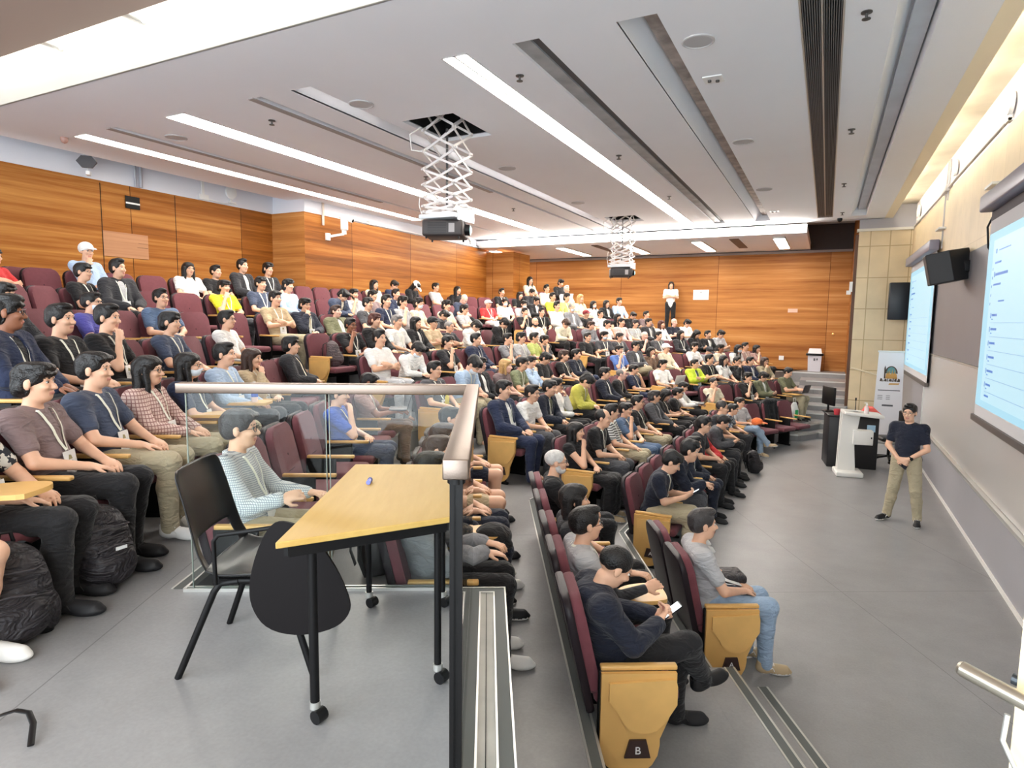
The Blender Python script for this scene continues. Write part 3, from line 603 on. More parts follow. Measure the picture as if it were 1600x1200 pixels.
# ---------------- projector lifts
def lift(x, y, ztop, zbot, label, plabel):
    t_ = thing('projector_lift', label, 'projector lift', (x, y, ztop), 0)
    levels = 9; hs = [0]; tot = 0
    ws = [1.9, 1.7, 1.5, 1.3, 1.05, .75, .5, .32, .25]; sm = sum(ws); Ht = ztop - zbot
    z = 0.25; k_ = 0
    bars_ = MB()
    zs = [0.25]
    for w_ in ws: zs.append(zs[-1] - w_ / sm * (Ht + .25))
    hw = .27
    for i in range(levels):
        za, zb = zs[i], zs[i + 1]
        for yy in (-.2, .2):
            bars_.bar((-hw, yy, za), (hw, yy, zb), .012, .03); bars_.bar((hw, yy + .015, za), (-hw, yy + .015, zb), .012, .03)
        for xx in (-.24, .24):
            bars_.bar((xx, -.25, za), (xx, .25, zb), .012, .03); bars_.bar((xx + .015, .25, za), (xx + .015, -.25, zb), .012, .03)
        for a_, b_ in ((-hw, -.2), (hw, -.2), (hw, .2), (-hw, .2)): bars_.rbox((a_ - .014, b_ - .02, zb - .014), (a_ + .014, b_ + .02, zb + .014), .004)
    bars_.obj('scissor_arms', mat('lift_white', srgb(214, 208, 206), .45), t_)
    m2 = MB()
    for i in range(12): m2.box((-.012, -.012, -i * .09 - .08), (.012, .012, -i * .09))
    m2.obj('centre_belt', mat('belt', srgb(70, 68, 70), .6), t_)
    m2 = MB(); m2.rbox((-.29, -.27, -Ht - .01), (.29, .27, -Ht + .05), .008); m2.box((.29, -.2, -Ht - .04), (.30, .24, -Ht + .12)); m2.obj('base_plate', mat('plate_white', srgb(214, 218, 222), .4), t_)
    m2 = MB(); m2.tube([(-.3, -.2, .0), (-.42, -.28, -.1), (-.42, -.25, -.3), (-.2, -.2, -.34)], .009, 0, 6); m2.tube([(-.3, -.2, -Ht + .4), (-.33, -.2, -Ht + .2), (-.3, -.15, -Ht)], .006, 0, 6); m2.obj('cable', WHITEP, t_)
    p = thing('projector', plabel, 'projector', (x, y, zbot - .14), math.radians(22))
    m2 = MB(); m2.rbox((-.30, -.26, -.11), (.26, .26, .11), .03); m2.obj('body', mat('projector_black', srgb(52, 46, 46), .5), p)
    m2 = MB()
    for i in range(7): m2.box((-.22, -.263, -.07 + i * .022), (.04, -.259, -.062 + i * .022))
    m2.obj('vent', mat('vent_dark', srgb(28, 26, 26), .6), p)
    m2 = MB(); m2.box((.07, -.264, -.06), (.15, -.259, .06)); m2.obj('vent_window', mat('vent_pale', srgb(150, 146, 146), .5), p)
    m2 = MB(); m2.tube([(.26, .0, .0), (.33, .0, .0)], .075, 0, 20); l_ = m2.obj('lens', BLACKP, p)
    m2 = MB(); m2.lathe([(.05, .33), (.04, .345), (0, .352)], 18, M=Matrix.Rotation(PI / 2, 4, 'Y')); m2.obj('lens_glass', mat('lens_glow', (.2, .6, .6, 1), .1, emit=srgb(150, 240, 225), es=.6), l_)
    for a_ in ((-.25, -.2), (-.25, .2), (.2, -.2), (.2, .2)):
        m2 = MB(); m2.tube([(a_[0], a_[1], -.11), (a_[0], a_[1], -.14)], .014, 0, 8); m2.obj('foot', BLACKP, p)
lift(-4.82, 7.5, ZC, 4.12, 'white scissor lift hanging the near projector from the ceiling', 'black ceiling projector hanging on the near scissor lift')
lift(-4.82, 15.8, ZC, 4.12, 'white scissor lift hanging the far projector from the ceiling', 'black ceiling projector hanging on the far scissor lift')
# ---------------- lectern, desk, banner
t_ = thing('lectern', 'white floor-standing lectern with a shelf at the front of the stage', 'lectern', (.47, 12.7, 0), math.radians(8))
LW = mat('lectern_white', srgb(226, 224, 218), .4)
mb = MB(); mb.rbox((-.2, -.24, 0), (.24, .24, .09), .02); mb.obj('base', LW, t_)
mb = MB(); mb.prism([(-.15, .08), (.14, .08), (.10, .55), (.17, 1.14), (-.13, 1.14)], -.03, .03, 0, Matrix.Rotation(PI / 2, 4, 'X')); mb.prism([(-.15, .08), (.08, .08), (.08, 1.14), (-.13, 1.14)], -.2, -.16, 0, Matrix.Rotation(PI / 2, 4, 'X')); mb.obj('column', LW, t_, .01)
mb = MB(); mb.rbox((-.2, -.26, 1.12), (.42, .26, 1.17), .01, M=Matrix.Rotation(math.radians(4), 4, 'Y')); mb.obj('top', LW, t_)
mb = MB(); mb.rbox((.06, -.1, .58), (.38, .1, .84), .01); mb.box((.34, -.102, .7), (.36, -.1, .73), 1); mb.obj('side_box', [LW, DARK], t_)
t_ = thing('av_desk', 'black equipment desk behind the white lectern', 'desk', (.55, 13.6, 0), math.radians(8))
DB = mat('desk_black', srgb(26, 24, 26), .5)
mb = MB(); mb.rbox((-.45, -.3, 0), (.40, .35, .98), .015); mb.obj('cabinet', DB, t_)
mb = MB(); mb.rbox((-.48, -.33, .98), (.45, .38, 1.01), .006); mb.obj('top', DB, t_)
mb = MB(); mb.box((.2, -.302, .72), (.34, -.3, .85)); mb.obj('blue_label', mat('pale_blue', srgb(170, 206, 232), .5), t_)
t_ = thing('monitor', 'black monitor seen edge-on at the left of the desk', 'monitor', (.12, 13.75, 1.02), math.radians(25))
mb = MB(); mb.rbox((-.02, -.25, .12), (.02, .25, .48), .01); mb.obj('panel', BLACKP, t_); mb = MB(); mb.rbox((-.1, -.1, -.01), (.1, .1, .01), .005); mb.tube([(0, 0, 0), (0, 0, .2)], .02); mb.obj('stand', BLACKP, t_)
t_ = thing('microphone', 'small black microphone on a stand on the lectern', 'microphone', (.55, 12.75, 1.16)); mb = MB(); mb.lathe([(.05, 0), (.05, .015), (.008, .02), (.006, .2), (.014, .21), (.014, .25), (0, .26)], 12); mb.obj('stem', BLACKP, t_)
t_ = thing('sanitizer_bottle', 'clear pump bottle standing on the lectern', 'bottle', (.72, 12.62, 1.14)); mb = MB(); mb.lathe([(.035, 0), (.037, .01), (.037, .12), (.015, .15)], 14); mb.obj('bottle', mat('clear_plastic', srgb(230, 214, 214), .2), t_); mb = MB(); mb.lathe([(.016, .15), (.016, .18), (.006, .185), (.006, .2), (0, .2)], 10); mb.box((-.04, -.008, .195), (.01, .008, .21)); mb.obj('pump', WHITEP, t_)
tag((lambda q: (q.lathe([(.045, 0), (.06, .10), (.055, .11), (0, .11)], 16), q.obj('red_cup', mat('red', srgb(178, 44, 56), .5)))[1])(MB()), 'red tub on the desk beside the monitor', 'tub').location = (.27, 13.3, 1.01)
mb = MB(); mb.prism([(-.2, 0), (.2, 0), (.03, .16), (-.1, .16)], -.15, .15, 0, Matrix.Rotation(PI / 2, 4, 'X')); tag(mb.obj('red_bag', mat('coral', srgb(226, 96, 86), .7), bevel=.02), 'coral red bag lying on the desk corner', 'bag').location = (.85, 13.55, 1.01)
tag((lambda q: (q.box((-.15, -.1, 0), (.15, .1, .002)), q.obj('paper', WHITEP))[1])(MB()), 'sheet of white paper on the lectern top', 'paper').location = (.5, 12.7, 1.185)
t_ = thing('office_chair', 'black office chair behind the presenter', 'chair', (1.25, 14.35, 0), math.radians(200))
mb = MB()
for i in range(5): a = 2 * PI * i / 5; mb.bar((0, 0, .12), (.28 * math.cos(a), .28 * math.sin(a), .07), .04, .04); mb.tube([(.28 * math.cos(a), .28 * math.sin(a) - .015, .03), (.28 * math.cos(a), .28 * math.sin(a) + .015, .03)], .03, 0, 10)
mb.obj('base', BLACKP, t_); mb = MB(); mb.tube([(0, 0, .1), (0, 0, .45)], .03); mb.obj('post', BLACKM, t_); mb = MB(); mb.rbox((-.23, -.23, .43), (.23, .23, .51), .035); mb.obj('seat', BLACKP, t_)
mb = MB(); mb.rbox((-.3, -.21, .6), (-.23, .21, 1.02), .03); mb.bar((-.2, 0, .45), (-.27, 0, .7), .06, .02); mb.obj('backrest', BLACKP, t_)
t_ = thing('roll_up_banner', 'white roll-up banner with a dome logo behind the presenter', 'banner', (1.36, 16.55, 0), math.radians(3))
mb = MB(); mb.add([(-.30, 0, .08), (.30, 0, .08), (.25, .0, 2.12), (-.25, .0, 2.12)], [(0, 1, 2, 3)]); mb.add([(-.30, .004, .08), (.30, .004, .08), (.25, .004, 2.12), (-.25, .004, 2.12)], [(3, 2, 1, 0)]); mb.obj('sheet', mat('banner_white', srgb(232, 232, 236), .5), t_)
mb = MB(); mb.rbox((-.33, -.08, 0), (.33, .08, .08), .02); mb.obj('base', ALU, t_); mb = MB(); mb.box((-.27, -.01, 2.1), (.27, .012, 2.14)); mb.obj('top_bar', ALU, t_)
T_ = mat('logo_teal', srgb(96, 150, 152), .6); O_ = mat('logo_ochre', srgb(206, 156, 84), .6); K_ = mat('logo_dark', srgb(80, 66, 56), .6)
mb = MB(); RX = Matrix.Rotation(PI / 2, 4, 'X')
def flat(poly, mi, off=.004): mb.prism(poly, 0, .001, mi, Matrix.Translation((0, -off, 0)) @ RX)
flat([(.16 * math.cos(a) * .8 + .02, 1.62 + .17 * math.sin(a)) for a in [PI * i / 12 for i in range(13)]], 2, .003)
flat([(.12 * math.cos(a) * .8 + .02, 1.62 + .15 * math.sin(a)) for a in [PI * i / 12 for i in range(13)]], 0)
flat([(-.12, 1.5), (-.09, 1.5), (-.09, 1.74), (-.105, 1.8), (-.12, 1.74)], 2); flat([(-.09, 1.5), (.15, 1.5), (.13, 1.6), (.06, 1.66), (0, 1.6), (-.05, 1.68), (-.08, 1.6)], 1)
for i in range(3): flat([(-.02 + i * .05, 1.62), (0 + i * .05, 1.62), (-.01 + i * .05, 1.72)], 1, .005)
x_ = -.2
for i, (w_, h_) in enumerate(((.05, .06), (.02, .03), (.06, .05), (.02, .09), (.07, .05), (.03, .08), (.05, .1), (.06, .06))):
    flat([(x_, 1.44 - (i % 2) * .01), (x_ + w_, 1.43), (x_ + w_, 1.43 + h_), (x_ + w_ * .4, 1.45 + h_)], 2); x_ += w_ + .006
flat([(-.02, 1.36), (.18, 1.37), (.2, 1.4), (0, 1.395)], 1)
mb.obj('logo', [T_, O_, K_], t_)
mb = MB(); flat([(-.22, 1.22), (.22, 1.22), (.22, 1.24), (-.22, 1.24)], 0)
for i in range(3): flat([(-.22, 1.1 - i * .04), (-.12, 1.1 - i * .04), (-.12, 1.11 - i * .04), (-.22, 1.11 - i * .04)], 0); flat([(-.05, 1.1 - i * .04), (.03, 1.1 - i * .04), (.03, 1.11 - i * .04), (-.05, 1.11 - i * .04)], 0)
flat([(-.12, .86), (.1, .86), (.1, .9), (-.12, .9)], 0)
mb.obj('printing', MATS['print_grey'], t_)
# ================================================================ SMOOTH IMPLICIT MESHER
def prim_d(P, pr):
    if pr[0] == 'c':
        a = np.array(pr[1], np.float32); b = np.array(pr[2], np.float32); ra, rb = pr[3], pr[4]
        ab = b - a; L2 = float(ab @ ab) + 1e-9
        t = np.clip(((P - a) @ ab) / L2, 0, 1)
        q = P - a - t[..., None] * ab
        return np.sqrt((q * q).sum(-1)) - (ra + (rb - ra) * t)
    c = np.array(pr[1], np.float32); r = np.array(pr[2], np.float32); q = P - c
    if pr[3] is not None: q = q @ np.array(pr[3], np.float32)
    k0 = np.sqrt(((q / r) ** 2).sum(-1)); k1 = np.sqrt(((q / (r * r)) ** 2).sum(-1)) + 1e-6
    return k0 * (k0 - 1) / k1
def prim_box(pr):
    if pr[0] == 'c':
        a = np.array(pr[1]); b = np.array(pr[2]); r = max(pr[3], pr[4]); return np.minimum(a, b) - r, np.maximum(a, b) + r
    c = np.array(pr[1]); r = np.array(pr[2]); R = r if pr[3] is None else np.abs(np.array(pr[3])) @ r
    return c - R, c + R
def infl(pr, e):
    if pr[0] == 'c': return ('c', pr[1], pr[2], pr[3] + e, pr[4] + e) + tuple(pr[5:])
    return ('e', pr[1], tuple(np.array(pr[2]) + e), pr[3]) + tuple(pr[4:])
def sdf_mesh(prims, h, subs=(), zmin=None):
    bb = [prim_box(p) for p in prims]
    lo = np.min([b[0] for b in bb], 0) - 3 * h; hi = np.max([b[1] for b in bb], 0) + 3 * h
    n = np.ceil((hi - lo) / h).astype(int) + 1
    ax = [(lo[i] + h * np.arange(n[i])).astype(np.float32) for i in range(3)]
    F = np.full(n, .3, np.float32)
    def region(pr, mg):
        a, b = prim_box(pr); i0 = np.maximum(((a - mg - lo) / h).astype(int), 0); i1 = np.minimum(((b + mg - lo) / h).astype(int) + 2, n)
        sl = tuple(slice(i0[j], i1[j]) for j in range(3))
        G = np.stack(np.meshgrid(ax[0][sl[0]], ax[1][sl[1]], ax[2][sl[2]], indexing='ij'), -1); return sl, G
    for pr in prims:
        k = pr[-1] if len(pr) > (5 if pr[0] == 'c' else 4) else .012
        sl, G = region(pr, k + 2.5 * h)
        if G.size == 0: continue
        d = prim_d(G, pr); f = F[sl]
        hh = np.maximum(k - np.abs(f - d), 0) / max(k, 1e-5)
        F[sl] = np.minimum(f, d) - hh * hh * k * .25
    for pr in subs:
        k = .008; sl, G = region(pr, k + 2.5 * h)
        if G.size == 0: continue
        d = -prim_d(G, pr); f = F[sl]; hh = np.maximum(k - np.abs(f - d), 0) / k
        F[sl] = np.maximum(f, d) + hh * hh * k * .25
    if zmin is not None: F = np.maximum(F, (zmin - ax[2])[None, None, :])
    S = F < 0
    c = np.zeros(np.array(F.shape) - 1, np.uint8)
    for i in (0, 1):
        for j in (0, 1):
            for l in (0, 1): c += S[i:F.shape[0] - 1 + i, j:F.shape[1] - 1 + j, l:F.shape[2] - 1 + l]
    act = (c > 0) & (c < 8); I = np.argwhere(act); idx = np.full(c.shape, -1, np.int32); idx[act] = np.arange(len(I))
    cor = {}
    for i in (0, 1):
        for j in (0, 1):
            for l in (0, 1): cor[(i, j, l)] = F[I[:, 0] + i, I[:, 1] + j, I[:, 2] + l]
    pos = np.zeros((len(I), 3)); cnt = np.zeros(len(I))
    keys = list(cor)
    for a in keys:
        for d_ in range(3):
            if a[d_] == 0:
                b = list(a); b[d_] = 1; b = tuple(b); fa, fb = cor[a], cor[b]; mk = (fa < 0) != (fb < 0)
                t = np.where(mk, fa / np.where(mk, fa - fb, 1), 0)
                q = np.tile(np.array(a, float), (len(I), 1)); q[:, d_] = t
                pos[mk] += q[mk]; cnt[mk] += 1
    V = lo + h * (I + pos / cnt[:, None])
    quads = []
    for d_ in range(3):
        s0 = [slice(None)] * 3; s1 = [slice(None)] * 3; s0[d_] = slice(0, -1); s1[d_] = slice(1, None)
        A = S[tuple(s0)]; B = S[tuple(s1)]; E = np.argwhere(A != B)
        u, v = (d_ + 1) % 3, (d_ + 2) % 3
        E = E[(E[:, u] > 0) & (E[:, v] > 0) & (E[:, u] < c.shape[u]) & (E[:, v] < c.shape[v])]
        def g(du, dv):
            q = E.copy(); q[:, u] -= du; q[:, v] -= dv; return idx[q[:, 0], q[:, 1], q[:, 2]]
        Q = np.stack([g(1, 1), g(0, 1), g(0, 0), g(1, 0)], 1)
        flip = ~A[E[:, 0], E[:, 1], E[:, 2]]
        Q[flip] = Q[flip][:, ::-1]; quads.append(Q)
    Q = np.concatenate(quads); Q = Q[(Q >= 0).all(1)]
    return V, Q
def np_mesh(name, V, Q, mats, mi=None):
    me = bpy.data.meshes.new(name); me.vertices.add(len(V)); me.vertices.foreach_set('co', np.ascontiguousarray(V, np.float32).ravel())
    me.loops.add(len(Q) * 4); me.loops.foreach_set('vertex_index', Q.astype(np.int32).ravel())
    me.polygons.add(len(Q)); me.polygons.foreach_set('loop_start', np.arange(0, len(Q) * 4, 4, dtype=np.int32)); me.polygons.foreach_set('loop_total', np.full(len(Q), 4, np.int32))
    for q in mats: me.materials.append(q)
    if mi is not None: me.polygons.foreach_set('material_index', mi.astype(np.int32))
    me.polygons.foreach_set('use_smooth', np.ones(len(Q), bool)); me.update(calc_edges=True); me.validate(); return me
def wrinkle(V, amp, f=24, seed=0):
    r = np.random.RandomState(seed); A = r.normal(size=(3, 3)) * f * .55; B = r.normal(size=(3, 3)) * f * 1.3
    g = np.sin(V @ A + 1.3 * np.sin(V @ A.T * .6)) * .7 + np.sin(V @ B + 2) * .35
    return V + amp * g
# ================================================================ PEOPLE
GHS = (.0078, .0115)
def v3(*a): return np.array(a, float)
def norm(a): return a / (np.linalg.norm(a) + 1e-9)
def hand_prims(w, d, n, side, curl=.5):
    d = norm(v3(*d)); n = norm(v3(*n) - d * (v3(*n) @ d)); l = np.cross(n, d) * side     # l points to the thumb side
    R = np.stack([d, l, n], 1); P = [('e', w + d * .05, (.054, .040, .016), R, .012), ('c', w - d * .01, w + d * .03, .025, .022, .012)]
    for i, (off, ln) in enumerate(((.030, .066), (.010, .076), (-.011, .070), (-.030, .054))):
        b = w + d * .085 + l * off; c1 = curl * (.55 + .12 * i); c2 = curl * 1.3
        d1 = norm(d * math.cos(c1) + n * math.sin(c1) + l * off * 1.5); d2 = norm(d * math.cos(c1 + c2) + n * math.sin(c1 + c2))
        m_ = b + d1 * ln * .55; e = m_ + d2 * ln * .5
        P += [('c', b - d * .01, m_, .0100, .0092, .003), ('c', m_, e, .0092, .0076, .003)]
    b = w + d * .022 + l * .030; t1 = norm(d * .62 + l * .62 + n * .35); m_ = b + t1 * .036; e = m_ + norm(d * .9 + l * .15 + n * .35) * .030
    return P + [('c', b, m_, .0135, .0108, .008), ('c', m_, e, .0105, .0085, .003)]
HEADP = [('e', (-.012, 0, .038), (.098, .077, .086), None, .012), ('e', (.030, 0, -.028), (.063, .061, .088), None, .02), ('e', (.046, 0, -.080), (.040, .040, .032), None, .02),
         ('c', (.088, 0, .012), (.110, 0, -.024), .009, .0135, .010), ('e', (.098, .012, -.028), (.012, .008, .007), None, .005), ('e', (.098, -.012, -.028), (.012, .008, .007), None, .005), ('c', (.080, -.034, .036), (.080, .034, .036), .010, .010, .012),
         ('e', (.072, .036, -.018), (.026, .022, .020), None, .015), ('e', (.072, -.036, -.018), (.026, .022, .020), None, .015),
         ('e', (.0905, 0, -.052), (.011, .021, .006), None, .004), ('e', (.089, 0, -.062), (.0105, .018, .0065), None, .004),
         ('e', (.0, .077, -.004), (.020, .009, .031), None, .006), ('e', (.0, -.077, -.004), (.020, .009, .031), None, .006)]
HEADS = [('e', (.100, .031, .013), (.017, .017, .010), None), ('e', (.100, -.031, .013), (.017, .017, .010), None)]
def rotm(yaw, pitch, roll=0):
    return np.array(Matrix.Rotation(yaw, 3, 'Z') @ Matrix.Rotation(pitch, 3, 'Y') @ Matrix.Rotation(roll, 3, 'X'))
def xf(pr, R, T):
    if pr[0] == 'c': return ('c', R @ v3(*pr[1]) + T, R @ v3(*pr[2]) + T) + tuple(pr[3:])
    return ('e', R @ v3(*pr[1]) + T, pr[2], R if pr[3] is None else R @ pr[3]) + tuple(pr[4:])
BASE = dict(pel=(0, 0, .545), bel=(-.03, 0, .70), che=(-.078, 0, .86), nk=(-.098, 0, .995), hd=(-.065, 0, 1.168), hy=0, hp=0, hr=0, sh=.175, shz=.96, shx=-.10,
            eR=(.05, -.245, .725), eL=(.05, .245, .725), wR=(.25, -.085, .665), wL=(.25, .085, .665), dR=(.9, .35, -.25), dL=(.9, -.35, -.25), nR=(0, 0, -1), nL=(0, 0, -1), cR=.5, cL=.5,
            kR=(.44, -.105, .545), kL=(.44, .105, .545), aR=(.43, -.12, .10), aL=(.37, .12, .10), fR=0., fL=0., fpR=0., fpL=0.)
POSES = dict(
    lap=dict(dR=(.7, .6, -.25), dL=(.75, -.55, -.2)),
    lap2=dict(hy=.35, wR=(.30, -.11, .66), wL=(.22, .10, .66), aR=(.50, -.13, .10)),
    cross=dict(eR=(.07, -.235, .75), eL=(.07, .235, .75), wR=(.175, .045, .775), wL=(.185, -.05, .81), dR=(.05, .9, .25), dL=(-.05, -.9, .15), nR=(-1, 0, 0), nL=(-1, 0, -.2), cR=.35, cL=.35),
    chinR=dict(eR=(.12, -.205, .74), wR=(.072, -.092, .985), dR=(-.12, .55, .8), nR=(-.7, .4, 0), cR=.9, hp=.05, hy=-.08, wL=(.22, .0, .69), dL=(.3, -.9, 0), eL=(.05, .235, .72)),
    chinL=dict(eL=(.12, .205, .74), wL=(.072, .092, .985), dL=(-.12, -.55, .8), nL=(-.7, -.4, 0), cL=.9, hp=.05, hy=.1, wR=(.22, .02, .69), dR=(.3, .9, 0), eR=(.05, -.235, .72)),
    phone=dict(hp=.55, hd=(-.02, 0, 1.145), eR=(.04, -.23, .735), eL=(.04, .23, .735), wR=(.25, -.06, .735), wL=(.25, .06, .735), dR=(.7, .45, .35), dL=(.7, -.45, .35), nR=(-.2, .5, .6), nL=(-.2, -.5, .6), cR=.7, cL=.7),
    type=dict(hp=.35, hd=(-.02, 0, 1.15), eR=(.10, -.24, .735), eL=(.10, .24, .735), wR=(.32, -.09, .76), wL=(.32, .09, .76), dR=(.9, .2, -.1), dL=(.9, -.2, -.1), cR=.45, cL=.45),
    legx=dict(kR=(.43, -.05, .65), aR=(.60, .10, .32), fR=.3, fpR=.25, kL=(.43, .09, .545), aL=(.44, .10, .10), wR=(.26, -.06, .74), wL=(.24, .09, .70), hy=.15),
    legxp=dict(kR=(.43, -.05, .65), aR=(.60, .10, .32), fR=.3, fpR=.25, kL=(.43, .09, .545), aL=(.44, .10, .10), hp=.6, hd=(-.005, 0, 1.135), eR=(.05, -.225, .76), eL=(.05, .225, .76), wR=(.24, -.07, .80), wL=(.26, .05, .79), dR=(.6, .5, .4), dL=(.6, -.5, .35), nR=(-.2, .5, .6), nL=(-.2, -.5, .6), cR=.8, cL=.7),
    recl=dict(pel=(.06, 0, .535), bel=(-.0, 0, .68), che=(-.07, 0, .83), nk=(-.11, 0, .965), hd=(-.09, 0, 1.13), shz=.93, shx=-.11, kR=(.52, -.10, .53), kL=(.50, .10, .53), aR=(.74, -.10, .10), aL=(.68, .12, .10), hy=.05, hp=-.05,
              eR=(.02, -.24, .69), eL=(.02, .24, .69), wR=(.22, -.05, .66), wL=(.22, .06, .66), dR=(.5, .8, -.1), dL=(.5, -.8, -.1)),
    fwd=dict(bel=(.01, 0, .695), che=(.015, 0, .85), nk=(.04, 0, .975), hd=(.105, 0, 1.13), hp=.05, sh=.172, shz=.94, shx=.03, eR=(.15, -.225, .70), eL=(.13, .225, .71), wR=(.32, -.05, .67), wL=(.31, .06, .66), dR=(.6, .7, -.2), dL=(.6, -.7, -.2)),
    phlean=dict(pel=(.0, 0, .545), bel=(.03, 0, .69), che=(.07, 0, .835), nk=(.12, 0, .95), hd=(.20, 0, 1.085), hp=.5, sh=.17, shz=.915, shx=.09, eR=(.17, -.21, .70), eL=(.17, .21, .70), wR=(.37, -.06, .74), wL=(.37, .06, .74), dR=(.7, .45, .35), dL=(.7, -.45, .35), nR=(-.2, .5, .6), nL=(-.2, -.5, .6), cR=.7, cL=.7),
    lean=dict(bel=(.05, 0, .68), che=(.13, 0, .815), nk=(.20, 0, .93), hd=(.29, 0, 1.065), hp=.15, sh=.175, shz=.90, shx=.16, eR=(.30, -.17, .665), eL=(.30, .17, .665), wR=(.46, -.035, .72), wL=(.46, .045, .70), dR=(.6, .5, .1), dL=(.6, -.5, .1)),
    down=dict(bel=(.04, 0, .69), che=(.10, 0, .83), nk=(.15, 0, .945), hd=(.24, 0, 1.06), hp=.85, sh=.175, shz=.91, shx=.12, eR=(.22, -.2, .70), eL=(.22, .2, .70), wR=(.36, -.06, .68), wL=(.36, .07, .68), dR=(.6, .6, 0), dL=(.6, -.6, 0)),
    armout=dict(hy=.1, eR=(.08, -.26, .74), wR=(.27, -.26, .80), dR=(.9, .25, .25), nR=(0, .6, -.6), cR=.8, wL=(.30, .16, .72), dL=(.8, -.4, .1)),
    stand=dict(pel=(0, 0, .92), bel=(.005, 0, 1.06), che=(-.005, 0, 1.23), nk=(-.01, 0, 1.38), hd=(.03, 0, 1.545), hp=.08, sh=.172, shz=1.335, shx=-.015, eR=(.02, -.235, 1.07), eL=(.02, .235, 1.07), wR=(.17, -.06, .93), wL=(.17, .07, .935), dR=(.25, .8, -.3), dL=(.25, -.8, -.3), nR=(-.9, 0, -.2), nL=(-.9, 0, -.2),
               kR=(.03, -.13, .49), kL=(.03, .14, .49), aR=(-.02, -.20, .10), aL=(-.04, .17, .10), fR=-.35, fL=.25),
    standx=dict(pel=(0, 0, .92), bel=(.005, 0, 1.06), che=(-.005, 0, 1.23), nk=(-.01, 0, 1.38), hd=(.03, 0, 1.545), sh=.18, shz=1.345, shx=-.015, eR=(.03, -.23, 1.12), eL=(.03, .23, 1.12), wR=(.15, .05, 1.15), wL=(.16, -.05, 1.18), dR=(.0, .9, .2), dL=(0, -.9, .1), nR=(-1, 0, 0), nL=(-1, 0, 0),
                kR=(.02, -.10, .49), kL=(.02, .10, .49), aR=(-.02, -.10, .10), aL=(-.02, .11, .10)))
SKIN = {'l': mat('skin_light', srgb(226, 178, 148), .5, var=.04, vscale=14), 'b': mat('skin_brown', srgb(150, 98, 72), .5), 'p': mat('skin_pale', srgb(236, 188, 168), .5)}
LIP = mat('lips', srgb(200, 134, 118), .45); LIPB = LIP
PC = {}
def pose_data(name):
    if name in PC: return PC[name]
    d = dict(BASE); d.update(POSES[name]); q = {k: (v3(*v) if isinstance(v, tuple) else v) for k, v in d.items()}
    stand = name.startswith('stand')
    pel, bel, che, nk, hd = q['pel'], q['bel'], q['che'], q['nk'], q['hd']
    SR = v3(q['shx'], -q['sh'], q['shz']); SL = v3(q['shx'], q['sh'], q['shz'])
    lean = math.atan2(che[0] - pel[0], che[2] - pel[2]); Rt = rotm(0, lean)
    torso = [('e', pel, (.115, .155, .105), None, .03), ('e', bel, (.108, .140, .13), Rt, .05), ('e', che, (.108, .158, .155), Rt, .05), ('c', SR * .97 + nk * .03, SL * .97 + nk * .03, .056, .056, .045), ('c', nk + v3(0, -.05, -.035), nk + v3(0, .05, -.035), .055, .055, .04)]
    R = rotm(q['hy'], q['hp'], q['hr'])
    nb = hd + R @ v3(-.012, 0, -.075)
    neck = [('c', nk - v3(0, 0, .03), nb, .054, .050, .025)]
    head = [xf(p, R, hd) for p in HEADP]; subs = [xf(p, R, hd) for p in HEADS]
    uR = [('c', SR, q['eR'], .050, .040, .025)]; uL = [('c', SL, q['eL'], .050, .040, .025)]
    fR = [('c', q['eR'], q['wR'], .040, .0255, .01)]; fL = [('c', q['eL'], q['wL'], .040, .0255, .01)]
    hR = hand_prims(q['wR'], q['dR'], q['nR'], 1, q['cR']); hL = hand_prims(q['wL'], q['dL'], q['nL'], -1, q['cL'])
    hipR = pel + v3(.02, -.088, -.01); hipL = pel + v3(.02, .088, -.01)
    r0, r1 = (.088, .066) if not stand else (.088, .062)
    thR = [('c', hipR, q['kR'], r0, r1, .03)]; thL = [('c', hipL, q['kL'], r0, r1, .03)]
    shR = [('c', q['kR'], q['kR'] * .6 + q['aR'] * .4 + v3(-.012, 0, 0), .060, .055, .02), ('c', q['kR'] * .6 + q['aR'] * .4 + v3(-.012, 0, 0), q['aR'], .054, .036, .02)]
    shL = [('c', q['kL'], q['kL'] * .6 + q['aL'] * .4 + v3(-.012, 0, 0), .060, .055, .02), ('c', q['kL'] * .6 + q['aL'] * .4 + v3(-.012, 0, 0), q['aL'], .054, .036, .02)]
    def foot(a, yaw, p):
        F_ = rotm(yaw, -p) ; return [('c', a - v3(0, 0, .02), a + F_ @ v3(.12, 0, -.055), .030, .022, .02)]
    ft = foot(q['aR'], q['fR'], q['fpR']) + foot(q['aL'], q['fL'], q['fpL'])
    D = dict(q=q, R=R, torso=torso, neck=neck, head=head, subs=subs, uR=uR, uL=uL, fR=fR, fL=fL, hR=hR, hL=hL, thR=thR, thL=thL, shR=shR, shL=shL, ft=ft, SR=SR, SL=SL)
    PC[name] = D; return D
MC = {}
def body_mesh(pose, lod=0):
    k = ('b', pose, lod)
    if k in MC: return MC[k]
    D = pose_data(pose)
    pr = D['torso'] + D['neck'] + D['uR'] + D['uL'] + D['fR'] + D['fL'] + D['thR'] + D['thL'] + D['shR'] + D['shL'] + D['ft'] + D['head'] + D['hR'] + D['hL']
    V, Q = sdf_mesh(pr, GHS[lod], D['subs'])
    C = V[Q].mean(1); L = (C - D['q']['hd']) @ D['R']
    mi = ((L[:, 0] > .082) & (np.abs(L[:, 1]) < .022) & (L[:, 2] < -.047) & (L[:, 2] > -.069)).astype(int)
    MC[k] = np_mesh('body_' + pose, V, Q, [SKIN['l'], LIP], mi); return MC[k]
